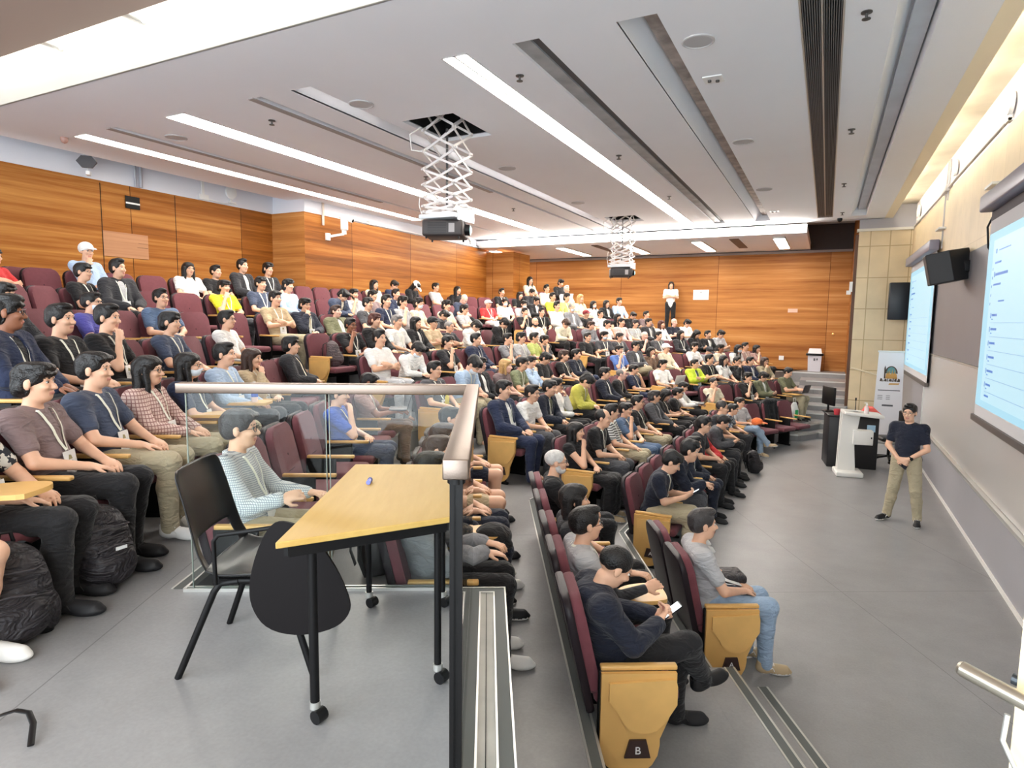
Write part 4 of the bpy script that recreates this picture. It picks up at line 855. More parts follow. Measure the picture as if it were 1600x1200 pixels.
def cut_cap(pr, f):      # first fraction f of a capsule
    a, b = v3(*pr[1]), v3(*pr[2]); return ('c', a, a + (b - a) * f, pr[3], pr[3] + (pr[4] - pr[3]) * f) + tuple(pr[5:])
def top_mesh(pose, kind, lod=0):
    k = ('t', pose, kind, lod)
    if k in MC: return MC[k]
    D = pose_data(pose); pr = []; sub = []
    e = {'tee': .012, 'long': .013, 'jkt': .026, 'inner': .010, 'hood': .022, 'nosl': .012}[kind]
    pr += [infl(p, e) for p in D['torso']]
    hem = D['q']['pel']; pr.append(('e', hem + v3(0, 0, -.0), (.12 + e, .165 + e, .075), None, .03))
    if pose.startswith('stand'): pr.append(('c', hem + v3(0, -.05, -.05), hem + v3(0, .05, -.05), .115, .115, .04))
    if kind in ('tee',):
        pr += [infl(cut_cap(p, .64), e + (.006 if not pose.startswith('stand') else .0))[:5] + (.05,) for p in D['uR'] + D['uL']]
    elif kind == 'nosl': pr += [infl(cut_cap(p, .2), e) for p in D['uR'] + D['uL']]
    elif kind != 'inner':
        pr += [infl(p, e + .002)[:5] + (.05,) for p in D['uR'] + D['uL']] + [infl(cut_cap(p, .93), e + .004) for p in D['fR'] + D['fL']]
    nk = D['q']['nk']
    if kind in ('long', 'jkt'): 
        pr += [('c', nk + v3(.045, -.045, -.005), nk + v3(-.05, -.03, .035), .014, .016, .008), ('c', nk + v3(.045, .045, -.005), nk + v3(-.05, .03, .035), .014, .016, .008), ('c', nk + v3(-.055, -.03, .035), nk + v3(-.055, .03, .035), .015, .015, .008)]
    if kind == 'hood': pr += [('e', nk + v3(-.075, 0, .0), (.055, .10, .055), None, .02), ('c', nk + v3(-.04, -.08, .015), nk + v3(.05, -.05, -.03), .028, .018, .015), ('c', nk + v3(-.04, .08, .015), nk + v3(.05, .05, -.03), .028, .018, .015)]
    if kind in ('jkt',):
        ch = D['q']['che']; be = D['q']['bel']; R_ = .05
        sub += [('c', nk + v3(.09, 0, -.02), ch + v3(.155, 0, .0), .045, .05), ('c', ch + v3(.155, 0, .0), be + v3(.16, 0, -.06), .05, .045)]
    V, Q = sdf_mesh(pr, (.009, .016)[lod], sub)
    V = wrinkle(V, .0042, 19, hash(pose) % 97 if False else len(pose))
    MC[k] = np_mesh('top_%s_%s' % (kind, pose), V, Q, [WHITE]); return MC[k]
def leg_mesh(pose, kind, lod=0):
    k = ('l', pose, kind, lod)
    if k in MC: return MC[k]
    D = pose_data(pose); e = .012; stand = pose.startswith('stand')
    pr = [('e', D['q']['pel'] + v3(0, 0, -.015), (.125, .165, .10), None, .03)] + [infl(p, e) for p in D['thR'] + D['thL']]
    if kind == 'long':
        for s in ('shR', 'shL'):
            a, b = D[s]; pr += [infl(a, e), infl(b, e + .004)]; q = v3(*b[2]); pr.append(('c', q + v3(0, 0, .03), q - v3(-.002, 0, .02), .052, .056, .02))
    elif kind == 'short': pr = pr[:1] + [infl(cut_cap(p, .62), e + .014) for p in D['thR'] + D['thL']]
    elif kind == 'skirt':
        kR, kL, aR, aL = [D['q'][x] for x in ('kR', 'kL', 'aR', 'aL')]
        pr += [('c', (kR + kL) / 2, (aR + aL) / 2 + v3(0, 0, .06), .10, .13, .05), ('c', kR, aR + v3(0, 0, .08), .07, .08, .03), ('c', kL, aL + v3(0, 0, .08), .07, .08, .03)]
    V, Q = sdf_mesh(pr, (.010, .018)[lod]); V = wrinkle(V, .0035, 17, 3)
    MC[k] = np_mesh('legs_%s_%s' % (kind, pose), V, Q, [WHITE]); return MC[k]
def hair_mesh(style, lod=0):
    k = ('h', style, lod)
    if k in MC: return MC[k]
    face = [('e', (.098, 0, -.03), (.062, .070, .085), None), ('e', (.03, 0, -.125), (.135, .13, .085), None)]
    ears = [('e', (.008, .092, -.012), (.019, .026, .030), None), ('e', (.008, -.092, -.012), (.019, .026, .030), None)]
    cap = [('e', (-.016, 0, .046), (.1035, .0835, .090), None, .01), ('e', (-.045, 0, -.002), (.070, .0755, .066), None, .02)]
    brow = [('c', (.091, .016, .0345), (.079, .047, .036), .0038, .003, .002), ('c', (.091, -.016, .0345), (.079, -.047, .036), .0038, .003, .002)]
    pr = list(cap); sub = list(face) + ears; amp = .004; post = brow
    if style == 's': pr += [('e', (.045, 0, .100), (.060, .070, .032), None, .012), ('c', (.085, -.05, .075), (.098, .03, .066), .018, .014, .012)]; sub[0] = ('e', (.105, 0, -.025), (.055, .075, .078), None)
    elif style == 'm': pr += [('e', (.03, 0, .100), (.078, .084, .038), None, .012), ('c', (.065, -.058, .07), (.094, -.015, .052), .022, .015, .012), ('c', (.065, .058, .07), (.09, .02, .056), .022, .015, .012), ('e', (-.05, 0, -.03), (.07, .085, .06), None, .02)]; sub = [('e', (.112, 0, -.04), (.052, .072, .078), None), ('e', (.04, 0, -.15), (.13, .13, .085), None)]; amp = .008
    elif style == 'u': pr += [('e', (.035, 0, .108), (.062, .058, .034), None, .012)]; sub[0] = ('e', (.105, 0, -.012), (.064, .076, .085), None)
    elif style == 'p': pr += [('e', (.02, 0, .105), (.07, .066, .030), None, .012), ('c', (.07, -.05, .085), (.085, .04, .09), .02, .02, .012)]; sub[0] = ('e', (.105, 0, -.018), (.06, .073, .085), None); amp = .005
    elif style == 'z': pr = [('e', (-.014, 0, .044), (.101, .081, .087), None, .01)]; sub[0] = ('e', (.105, 0, -.002), (.068, .078, .085), None); amp = .001
    elif style == 'n': pr = []; sub = []
    elif style == 't': pr = [('e', (-.022, 0, .040), (.099, .0835, .084), None, .01)]; sub[0] = ('e', (.11, 0, .01), (.085, .078, .09), None); amp = .002
    elif style in ('l', 'o'):
        L_ = -.26 if style == 'l' else -.13
        pr += [('e', (.01, 0, .075), (.088, .084, .062), None, .01), ('c', (-.045, .04, .02), (-.05, .055, L_), .055, .040, .02), ('c', (-.045, -.04, .02), (-.05, -.055, L_), .055, .040, .02), ('c', (.02, .078, .03), (.035, .080, L_ * .95), .026, .018, .015), ('c', (.02, -.078, .03), (.035, -.080, L_ * .95), .026, .018, .015)]
        sub = [('e', (.104, 0, -.025), (.060, .060, .085), None), ('e', (.09, 0, -.17), (.09, .062, .12), None), ('c', (0, 0, -.06), (-.02, 0, -.3), .045, .05)]; amp = .005
    V0, Q0 = (sdf_mesh(pr, (.0052, .0085)[lod], sub) if pr else (np.zeros((0, 3)), np.zeros((0, 4), int)))
    if len(V0): V0 = V0 + amp * np.sin(V0 * np.array([18, 140, 26]) + 1.5 * np.sin(V0[:, [2, 0, 1]] * 46)) * np.array([.7, .7, .5])
    V1, Q1 = sdf_mesh(post, (.0026, .004)[lod])
    MC[k] = np_mesh('hair_' + style, np.concatenate([V0, V1]), np.concatenate([Q0, Q1 + len(V0)]), [WHITE]); return MC[k]
def simple(key, fn):
    if key not in MC: MC[key] = fn()
    return MC[key]
EYEW = mat('eye_white', srgb(236, 232, 226), .25); IRIS = mat('iris_dark', srgb(34, 22, 18), .2)
def eye_mesh(s):
    mb = MB()
    if 1:
        M_ = Matrix.Translation((.0835, s * .031, .0125)) @ Matrix.Rotation(PI / 2, 4, 'Y')
        mb.lathe([(.0002, -.006), (.008, -.003), (.0125, .0), (.011, .004), (.007, .0062), (.0001, .0072)], 14, 0, M_ @ Matrix.Scale(.62, 4, (1, 0, 0)))
        mb.lathe([(.0062, .0062), (.0062, .0078), (.0001, .0084)], 12, 1, M_ @ Matrix.Scale(.9, 4, (1, 0, 0)))
        mb.tube([(.089, s * .018, .0175), (.0935, s * .031, .0215), (.086, s * .045, .017)], .0016, 1, 5)
    return mb.mesh('eye', [EYEW, IRIS])
def glasses_mesh():
    mb = MB()
    for s in (-1, 1):
        pts = [(.104 - .006 * abs(math.cos(a)), s * .032 + .024 * math.cos(a), .008 + .017 * math.sin(a)) for a in [2 * PI * i / 16 for i in range(17)]]
        mb.tube(pts, .0021, 0, 5); mb.tube([(.098, s * .056, .014), (.05, s * .078, .012), (-.005, s * .081, .010)], .002, 0, 5)
    mb.tube([(.104, -.010, .012), (.109, 0, .015), (.104, .010, .012)], .002, 0, 5); return mb.mesh('glasses', [WHITE])
def mask_mesh():
    V, Q = sdf_mesh([('e', (.038, 0, -.050), (.068, .064, .058), None, .01), ('c', (.085, 0, -.01), (.112, 0, -.03), .012, .014, .015)], .005, [('e', (.02, 0, -.050), (.055, .058, .056), None), ('c', (.0, -.1, .03), (.16, .1, .05), .03, .03), ('c', (-.03, -.06, -.05), (-.03, .06, -.05), .06, .06)])
    return np_mesh('mask', V, Q, [WHITE])
def cap_mesh():
    V, Q = sdf_mesh([('e', (-.012, 0, .050), (.116, .097, .092), None, .004)], .005, [('c', (-.2, 0, -.06), (.2, 0, -.02), .068, .068), ('e', (.06, 0, -.045), (.12, .12, .075), None)])
    V1, Q1 = sdf_mesh([('e', (.125, 0, .052), (.075, .072, .006), rotm(0, .22), .01)], .0035)
    return np_mesh('cap', np.concatenate([V, V1]), np.concatenate([Q, Q1 + len(V)]), [WHITE])
def beard_mesh():
    V, Q = sdf_mesh([('e', (.042, 0, -.078), (.052, .052, .045), None, .02), ('e', (.02, .045, -.045), (.03, .02, .05), None, .02), ('e', (.02, -.045, -.045), (.03, .02, .05), None, .02)], .005, [('e', (.10, 0, -.057), (.03, .024, .011), None), ('e', (.085, 0, -.01), (.05, .05, .035), None)])
    return np_mesh('beard', V, Q, [WHITE])
def shoe_mesh():
    V, Q = sdf_mesh([('e', (.0, 0, .045), (.055, .040, .042), None, .03), ('c', (.02, 0, .045), (.17, 0, .030), .040, .034, .03), ('c', (-.015, 0, .05), (-.01, 0, .09), .038, .042, .02), ('e', (.14, 0, .012), (.085, .046, .030), None, .02)], .006, [('c', (-.01, 0, .11), (-.01, 0, .2), .036, .036)], zmin=-.012)
    C = V[Q].mean(1); mi = (C[:, 2] < .012).astype(int); n0 = len(V); me = np_mesh('shoe_base', V, Q, [WHITE, WHITE], mi)
    mb = MB(); mb.v = [tuple(v) for v in V]; mb.f = [list(q) for q in Q.tolist()]; mb.m = mi.tolist(); mb.sm = [True] * len(Q)
    for i in range(5):
        x = .055 + i * .019; z = .089 - i * .0085; mb.tube([(x, -.024, z - .012), (x + .004, 0, z), (x, .024, z - .012)], .0032, 1, 5)
    mb.tube([(.03, 0, .098), (.05, .02, .096), (.06, .035, .082)], .003, 1, 5); mb.tube([(.03, 0, .098), (.05, -.02, .096), (.06, -.035, .082)], .003, 1, 5)
    for s_ in (-1, 1): mb.tube([(.02, s_ * .043, .045), (.06, s_ * .040, .06), (.075, s_ * .036, .03)], .004, 1, 5)
    return mb.mesh('shoe', [WHITE, WHITE])
def torso_dist(D, off, P):
    F = None
    for p in D['torso']:
        d = prim_d(P, infl(p, off)); k = .05
        F = d if F is None else np.minimum(F, d) - (np.maximum(k - np.abs(F - d), 0) / k) ** 2 * k * .25
    return F
def lanyard_mesh(pose, off):
    D = pose_data(pose); nk = D['q']['nk']; be = D['q']['bel'] * .55 + D['q']['che'] * .45
    mb = MB(); ends = []
    zs0 = nk[2] + .012
    for s in (-1, 1):
        pts = []; N_ = 12
        for i in range(N_ + 1):
            f = i / N_; y = s * (.062 * (1 - f) ** .8 + .006); z = zs0 + (be[2] - .02 - zs0) * f
            xs_ = np.linspace(nk[0] + .34, nk[0] - .02, 120); P = np.stack([xs_, np.full(120, y), np.full(120, z)], -1)
            d = torso_dist(D, off + .006, P); h_ = np.argmax(d < 0); x = xs_[h_] if (d < 0).any() else nk[0]
            pts.append(Vector((x + .003, y, z)))
        back = [Vector((nk[0] - .062, s * .012, nk[2] + .03)), Vector((nk[0] - .045, s * .05, nk[2] + .03)), Vector((nk[0] + .0, s * .064, nk[2] + .02))]
        pts = back + pts; vs = []; fs = []
        for i, p in enumerate(pts):
            dv = (pts[min(i + 1, len(pts) - 1)] - pts[max(i - 1, 0)]).normalized(); nn = Vector((.9, .25 * s, .3)) if i > 2 else Vector((-.2, .8 * s, .5)); sd = dv.cross(nn).normalized() * .0085
            vs += [p - sd, p + sd]
        for i in range(len(pts) - 1): fs.append((2 * i, 2 * i + 1, 2 * i + 3, 2 * i + 2))
        k = len(vs); vs2 = [v - Vector((.0015, 0, 0)) for v in vs]; mb.add(vs + vs2, fs + [tuple(x + k for x in f[::-1]) for f in fs], 0, True); e = pts[-1]
    me = mb.mesh('lanyard', [WHITE])
    b = MB(); c = e; 
    P = np.array([[x, 0, c.z - .10] for x in np.linspace(c.x + .14, c.x - .1, 80)]); d = torso_dist(D, off + .010, P); x2 = P[np.argmax(d < 0), 0] if (d < 0).any() else c.x
    up = Vector((c.x - x2, 0, .10)).normalized(); R_ = Matrix.Translation((c.x + .004, 0, c.z)) @ Matrix(((up.z, 0, up.x, 0), (0, 1, 0, 0), (-up.x, 0, up.z, 0), (0, 0, 0, 1)))
    b.box((0, -.06, -.15), (.003, .06, -.005), 0, R_); b.prism([(-.02, -.06), (.02, -.06), (.012, -.035), (-.01, -.03)], .0032, .0036, 1, R_ @ Matrix(((0, 0, 1, 0), (1, 0, 0, 0), (0, 1, 0, 0), (0, 0, 0, 1))))
    for z in (-.075, -.09): b.box((.0032, -.025, z), (.0036, .02, z + .006), 2, R_)
    return me, b.mesh('badge', [WHITEP, mat('badge_olive', srgb(150, 140, 96), .6), mat('badge_grey', srgb(150, 150, 156), .6)])
def phone_mesh():
    mb = MB(); mb.rbox((-.036, -.004, -.075), (.036, .004, .075), .004, 0); mb.box((-.032, -.0046, -.068), (.032, -.004, .068), 1); return mb.mesh('phone', [BLACKP, mat('phone_screen', srgb(200, 214, 220), .3, emit=srgb(190, 200, 205), es=.5)])
CL = dict(black=(20, 19, 22), char=(44, 44, 48), dgrey=(78, 78, 82), grey=(138, 138, 142), lgrey=(186, 186, 188), white=(236, 234, 230), cream=(232, 222, 196), beige=(204, 182, 148), tan=(186, 164, 130), khaki=(176, 164, 136), navy=(34, 44, 72), dnavy=(20, 26, 44), slate=(66, 76, 98), denim=(88, 110, 140), jean=(150, 172, 196), lblue=(176, 198, 224), royal=(62, 96, 190), purple=(86, 84, 168), blue=(96, 130, 200),
          red=(206, 52, 54), dred=(138, 40, 48), yellow=(240, 226, 40), lime=(196, 208, 120), olive=(112, 112, 84), ygreen=(196, 190, 84), sage=(136, 144, 112), brown=(110, 84, 66), mauve=(132, 112, 112), rose=(176, 142, 134), pink=(222, 188, 182), green=(30, 130, 76), lilac=(170, 170, 220), orange=(240, 120, 60), neon=(206, 226, 60),
          k=(17, 14, 14), n=(62, 42, 34), g=(126, 122, 120), w=(206, 202, 198), y=(196, 156, 100), r=(84, 44, 36), dg=(56, 52, 52))
def cloth(c): return mat('cloth_' + c, srgb(*CL[c]), .85, bump=.12, bscale=260, var=.05, vscale=9, sheen=.1, folds=.55)
def hairm(c): return mat('hair_' + c, srgb(*CL[c]), .42, bump=.6, bscale=110, var=.15, vscale=30)
def pattern(kind):
    nm = 'pattern_' + kind
    if nm in MATS: return MATS[nm]
    m = bpy.data.materials.new(nm); m.use_nodes = True; MATS[nm] = m; nt = m.node_tree; N = nt.nodes.new; L = nt.links.new; b = nt.nodes['Principled BSDF']; b.inputs['Roughness'].default_value = .85
    tc = N('ShaderNodeTexCoord')
    if kind in ('check', 'plaid'):
        br = N('ShaderNodeTexBrick'); br.offset = 0; br.inputs['Scale'].default_value = 1; s = .013 if kind == 'check' else .03
        br.inputs['Brick Width'].default_value = s; br.inputs['Row Height'].default_value = s; br.inputs['Mortar Size'].default_value = s * .13
        c1, c2 = ((222, 224, 224), (136, 142, 152)) if kind == 'check' else ((222, 196, 186), (150, 108, 104))
        br.inputs['Color1'].default_value = srgb(*c1); br.inputs['Color2'].default_value = srgb(*[v - 8 for v in c1]); br.inputs['Mortar'].default_value = srgb(*c2)
        mp = N('ShaderNodeSeparateXYZ'); L(tc.outputs['Object'], mp.inputs[0]); ad = N('ShaderNodeMath'); ad.operation = 'ADD'; L(mp.outputs[0], ad.inputs[0]); L(mp.outputs[1], ad.inputs[1])
        cb_ = N('ShaderNodeCombineXYZ'); L(ad.outputs[0], cb_.inputs[0]); L(mp.outputs[2], cb_.inputs[1]); L(cb_.outputs[0], br.inputs['Vector']); L(br.outputs[0], b.inputs['Base Color'])
    else:
        n = N('ShaderNodeTexNoise'); n.inputs['Scale'].default_value = 26; n.inputs['Detail'].default_value = 2
        if kind == 'stripe': n = N('ShaderNodeTexWave'); n.bands_direction = 'Z'; n.inputs['Scale'].default_value = 9
        L(tc.outputs['Object'], n.inputs['Vector']); cr = N('ShaderNodeValToRGB'); L(n.outputs['Fac'], cr.inputs[0]); e = cr.color_ramp.elements; cr.color_ramp.interpolation = 'CONSTANT'
        c1, c2 = {'floral': ((40, 42, 50), (214, 210, 200)), 'stripe': ((226, 226, 222), (92, 88, 86)), 'jacket': ((222, 220, 214), (58, 64, 66)), 'camo': ((60, 66, 84), (186, 192, 196))}[kind]
        e[0].position = 0; e[0].color = srgb(*c1); e[1].position = .52; e[1].color = srgb(*c2); L(cr.outputs[0], b.inputs['Base Color'])
    return m
def cl(c): return pattern(c) if c in ('check', 'plaid', 'floral', 'stripe', 'jacket', 'camo') else cloth(c)
LANM = mat('lanyard_white', srgb(238, 238, 224), .6)
def om(o, *ms):
    for i, m_ in enumerate(ms):
        o.material_slots[i].link = 'OBJECT'; o.material_slots[i].material = m_
    return o
def person(label, pose, root, rz, hair='s', hc='k', top='tee', tc='black', lc='black', fl='', sz=1.0, group=None, legk='long', shoes=True, capc='white', lod=0):
    D = pose_data(pose); q = D['q']
    t_ = thing('person', label, 'person', root, rz, group); t_.scale = (1, 1, sz)
    sk = SKIN['b'] if 'b' in fl else SKIN['p'] if 'p' in fl else SKIN['l']
    body = om(link('body', body_mesh(pose, lod), t_), sk, LIP)
    HM = Matrix.Translation(Vector(q['hd'])) @ Matrix(D['R'].tolist()).to_4x4()
    if hair: om(link('hair', hair_mesh(hair, lod), t_, M=HM), hairm(hc))
    link('eye', simple('eyeR', lambda: eye_mesh(-1)), t_, M=HM); link('eye', simple('eyeL', lambda: eye_mesh(1)), t_, M=HM)
    tk = {'tee': 'tee', 'shirt': 'tee', 'long': 'long', 'jkt': 'jkt', 'hood': 'hood', 'nosl': 'nosl'}[top]
    if tk == 'jkt':
        c1, c2 = tc.split('/') if '/' in tc else (tc, 'white')
        om(link('inner_shirt', top_mesh(pose, 'inner', lod), t_), cl(c2)); om(link('jacket', top_mesh(pose, 'jkt', lod), t_), cl(c1)); off = .012
    else: om(link({'tee': 'shirt', 'long': 'long_sleeved_shirt', 'hood': 'hooded_top', 'nosl': 'sleeveless_top'}[tk], top_mesh(pose, tk, lod), t_), cl(tc)); off = {'tee': .012, 'nosl': .012, 'long': .013, 'hood': .022}[tk]
    om(link({'long': 'trousers', 'short': 'shorts', 'skirt': 'skirt'}[legk], leg_mesh(pose, legk, lod), t_), cl(lc))
    if shoes:
        shc = [('white', 'white')] if 'w' in fl else [('tan', 'white')] if 't' in fl else [('black', 'white')] if 'v' in fl else [('black', 'black')]
        for a, yw, pt in (('aR', 'fR', 'fpR'), ('aL', 'fL', 'fpL')):
            M_ = Matrix.Translation(Vector(q[a]) + Vector((-.01, 0, -.088))) @ Matrix.Rotation(q[yw], 4, 'Z') @ Matrix.Rotation(-q[pt], 4, 'Y')
            om(link('shoe', simple('shoe', shoe_mesh), t_, M=M_), mat('shoe_' + shc[0][0], srgb(*CL[shc[0][0]]), .6), mat('sole_' + shc[0][1], srgb(*CL[shc[0][1]]), .6))
    if 'G' in fl: om(link('glasses', simple('glasses', glasses_mesh), t_, M=HM), mat('frame_dark', srgb(36, 30, 30), .3))
    if 'M' in fl: om(link('face_mask', simple('mask', mask_mesh), t_, M=HM), mat('mask_cloth', srgb(216, 226, 236), .7))
    if 'B' in fl: om(link('beard', simple('beard', beard_mesh), t_, M=HM), hairm('w' if hc in 'wg' else hc))
    if 'C' in fl: om(link('cap', simple('cap', cap_mesh), t_, M=HM), cloth(capc))
    if 'L' in fl:
        k = ('lan', pose, off)
        if k not in MC: MC[k] = lanyard_mesh(pose, off)
        o = om(link('lanyard', MC[k][0], t_), LANM); link('badge', MC[k][1], o)
    if 'P' in fl:
        pm = link('smartphone', simple('phone', phone_mesh)); pm.parent = None
        Rm = Matrix.Translation(root) @ Matrix.Rotation(rz, 4, 'Z'); w_ = (Vector(q['wR']) + Vector(q['wL'])) / 2 + Vector((.085, 0, .045)) if pose != 'armout' else Vector(q['wR']) + Vector((.1, .01, .04))
        pm.matrix_world = Rm @ Matrix.Translation((w_.x, w_.y, w_.z * sz)) @ Matrix.Rotation(-PI / 2, 4, 'Z') @ Matrix.Rotation(math.radians(55), 4, 'X').inverted()
        tag(pm, 'smartphone in the hands of the ' + label.replace('person', 'person', 1).split(',')[0], 'phone')
    return t_
# ================================================================ SEATS
def seat_meshes():
    S = {}
    mb = MB(); mb.rbox((-.14, -.235, .375), (.33, .235, .462), .035, 0, seg=3); S['cushion'] = mb.mesh('seat_cushion', [MAROON])
    Rb = Matrix.Translation((-.16, 0, .45)) @ Matrix.Rotation(math.radians(-13), 4, 'Y')
    def rr(w, h0, h1, r, n=6):
        P = []
        for cx, cy, a0 in ((w - r, h1 - r, 0), (-w + r, h1 - r, 90), (-w + .03, h0 + .03, 180), (w - .03, h0 + .03, 270)):
            rr_ = r if a0 < 180 else .03
            P += [(cx + rr_ * math.cos(math.radians(a0 + 90 * i / n)), cy + rr_ * math.sin(math.radians(a0 + 90 * i / n))) for i in range(n + 1)]
        return P
    RY = Matrix(((0, 0, 1, 0), (1, 0, 0, 0), (0, 1, 0, 0), (0, 0, 0, 1)))
    def pad(w, h0, h1, r, x0, x1, bev):
        bm = bmesh.new(); P = rr(w, h0, h1, r); lo = [bm.verts.new((x0, a, b)) for a, b in P]; hi_ = [bm.verts.new((x1, a, b)) for a, b in P]
        bm.faces.new(lo[::-1]); bm.faces.new(hi_); 
        for i in range(len(P)): bm.faces.new((lo[i], lo[(i + 1) % len(P)], hi_[(i + 1) % len(P)], hi_[i]))
        ed = [e for e in bm.edges if abs(e.verts[0].co.x - e.verts[1].co.x) < 1e-6]
        bmesh.ops.bevel(bm, geom=ed, offset=bev, segments=3, affect='EDGES', profile=.6); bm.normal_update()
        vs = [v.co.copy() for v in bm.verts]; bm.verts.index_update(); fs = [[v.index for v in f.verts] for f in bm.faces]; bm.free(); return vs, fs
    mb = MB(); vs, fs = pad(.235, -.02, .52, .10, -.005, .06, .026); mb.add(vs, fs, 0, True, Rb)
    mb.tube([(.062, 0, .27), (.052, 0, .27)], .010, 1, 10, Rb); mb.tube([(.05, -.2, .14), (.061, 0, .14), (.05, .2, .14)], .004, 1, 6, Rb)
    S['back'] = mb.mesh('backrest', [MAROON, MAROOND])
    mb = MB(); vs, fs = pad(.245, -.12, .535, .11, -.045, .0, .018); mb.add(vs, fs, 0, True, Rb); S['shell'] = mb.mesh('back_shell', [SHELL])
    mb = MB(); mb.rbox((-.12, -.292, .605), (.29, -.248, .632), .008); S['arm'] = mb.mesh('armrest', [BEECH])
    mb = MB(); mb.rbox((-.12, .248, .605), (.29, .292, .632), .008); S['arm2'] = mb.mesh('armrest', [BEECH])
    mb = MB(); mb.rbox((-.13, -.283, .02), (.13, -.257, .605), .008); mb.rbox((-.16, -.29, 0), (.16, -.25, .03), .006); mb.box((-.1, -.26, .3), (.1, .0, .37)); mb.box((-.1, -.02, .3), (.1, .25, .37)); S['leg'] = mb.mesh('support', [BLACKM])
    RX_ = Matrix(((1, 0, 0, 0), (0, 0, -1, 0), (0, 1, 0, 0), (0, 0, 0, 1)))
    pn = [(-.20, .605), (.20, .605), (.20, .45), (.16, .34), (.12, .24)] + [(.0 + -.04 + .16 * math.cos(math.radians(a)), .20 + .17 * math.sin(math.radians(a))) for a in range(0, -181, -20)] + [(-.20, .3)]
    mb = MB(); mb.prism([(x + .08, z) for x, z in pn], .293, .318, 0, RX_); S['panel'] = mb.mesh('side_panel', [BEECH])
    tb = [(-.16, .56), (.19, .58), (.20, .54), (.20, .44), (.14, .34)] + [(.03 + .13 * math.cos(math.radians(a)), .40 + .12 * math.sin(math.radians(a))) for a in range(-60, -170, -18)] + [(-.16, .46)]
    mb = MB(); mb.prism([(x + .08, z) for x, z in tb], .32, .338, 0, RX_); S['ftab'] = mb.mesh('folded_tablet', [TABLET])
    mb = MB(); mb.prism([(.01, .14), (.15, .14), (.125, .24), (.035, .24)], .319, .332, 0, RX_); S['plate'] = mb.mesh('row_plate', [mat('plate_brown', srgb(58, 40, 36), .5)])
    mb = MB(); mb.prism(smooth_poly([(.02, -.29), (.42, -.29), (.44, -.2), (.44, -.06), (.36, -.0), (.16, -.06), (.1, -.2), (.02, -.22)]), .66, .685); S['tab'] = mb.mesh('writing_tablet', [TABLET])
    return S
SEATS = None
LETM = {}
def seat(root, rz, label, letter=None, panel=False, tablet=False, last=False, group=None):
    t_ = thing('lecture_seat', label, 'seat', root, rz, group); S = SEATS
    link('seat_cushion', S['cushion'], t_); b = link('backrest', S['back'], t_); link('back_shell', S['shell'], t_); link('armrest', S['arm'], t_); link('support', S['leg'], t_)
    if last: link('armrest', S['arm2'], t_)
    if panel:
        p = link('side_panel', S['panel'], t_); link('folded_tablet', S['ftab'], p); pl = link('row_plate', S['plate'], p)
        if letter:
            if letter not in LETM:
                cu = bpy.data.curves.new('row_letter', 'FONT'); cu.body = letter; cu.size = .06; cu.align_x = 'CENTER'; cu.extrude = .001; cu.materials.append(WHITEP)
                tmp = bpy.data.objects.new('tmp', cu); COL.objects.link(tmp); LETM[letter] = bpy.data.meshes.new_from_object(tmp); bpy.data.objects.remove(tmp)
            link('row_letter', LETM[letter], p, M=Matrix.Translation((.08, -.334, .165)) @ Matrix.Rotation(PI / 2, 4, 'X'))
    if tablet: link('writing_tablet', S['tab'], t_)
    return t_
# ================================================================ FOREGROUND
ZP = 4 * H
# glass rail
t_ = thing('glass_balustrade', 'glass balustrade with brushed steel handrail around the platform', 'railing', st(-.08, 3.4, ZP), A29)
R_ = Matrix.Rotation(-A29, 4, 'Z') @ Matrix.Translation(-st(-.08, 3.4, ZP))   # world -> local
def W(mb, f): return f
def lp(s, t, z): return (s + .08, t - 3.4, z)            # local: x = s, y = t
zt = 2.39 - ZP
mb = MB(); mb.rbox((-.034, -1.83, zt - .055), (.034, .034, zt), .004); mb.rbox((-1.59, -.034, zt - .055), (-.034, .034, zt), .004); mb.obj('handrail', STEEL, t_)
mb = MB(); mb.box((-.006, -1.8, -.02), (.006, -.012, zt - .05)); mb.obj('glass_panel', GLASS, t_)
mb = MB(); mb.box((-1.55, -.006, -.0), (-.80, .006, zt - .05)); mb.obj('glass_panel', GLASS, t_)
mb = MB(); mb.box((-.785, -.006, -.0), (-.012, .006, zt - .05)); mb.obj('glass_panel', GLASS, t_)
EDG = mat('glass_edge', srgb(150, 160, 150), .3)
for a_ in (-1.552, -.803, -.785): mb = MB(); mb.box((a_, -.0065, 0), (a_ + .003, .0065, zt - .05)); mb.obj('glass_edge', EDG, t_)
mb = MB(); mb.box((-1.6, -.022, -.0), (-.02, -.012, .018)); mb.box((-1.6, .012, -.0), (-.02, .022, .018)); mb.box((-.022, -1.8, -.0), (-.012, 0, .018)); mb.box((-1.6, -.02, 0), (-1.59, .42, .016)); mb.obj('base_channel', ALU, t_)
mb = MB(); mb.box((-.017, -1.80, -.6), (.017, -1.765, zt - .05)); mb.tube([(0, -1.78, zt - .075), (0, -1.78, zt - .05)], .024); mb.obj('post', BLACKM, t_)
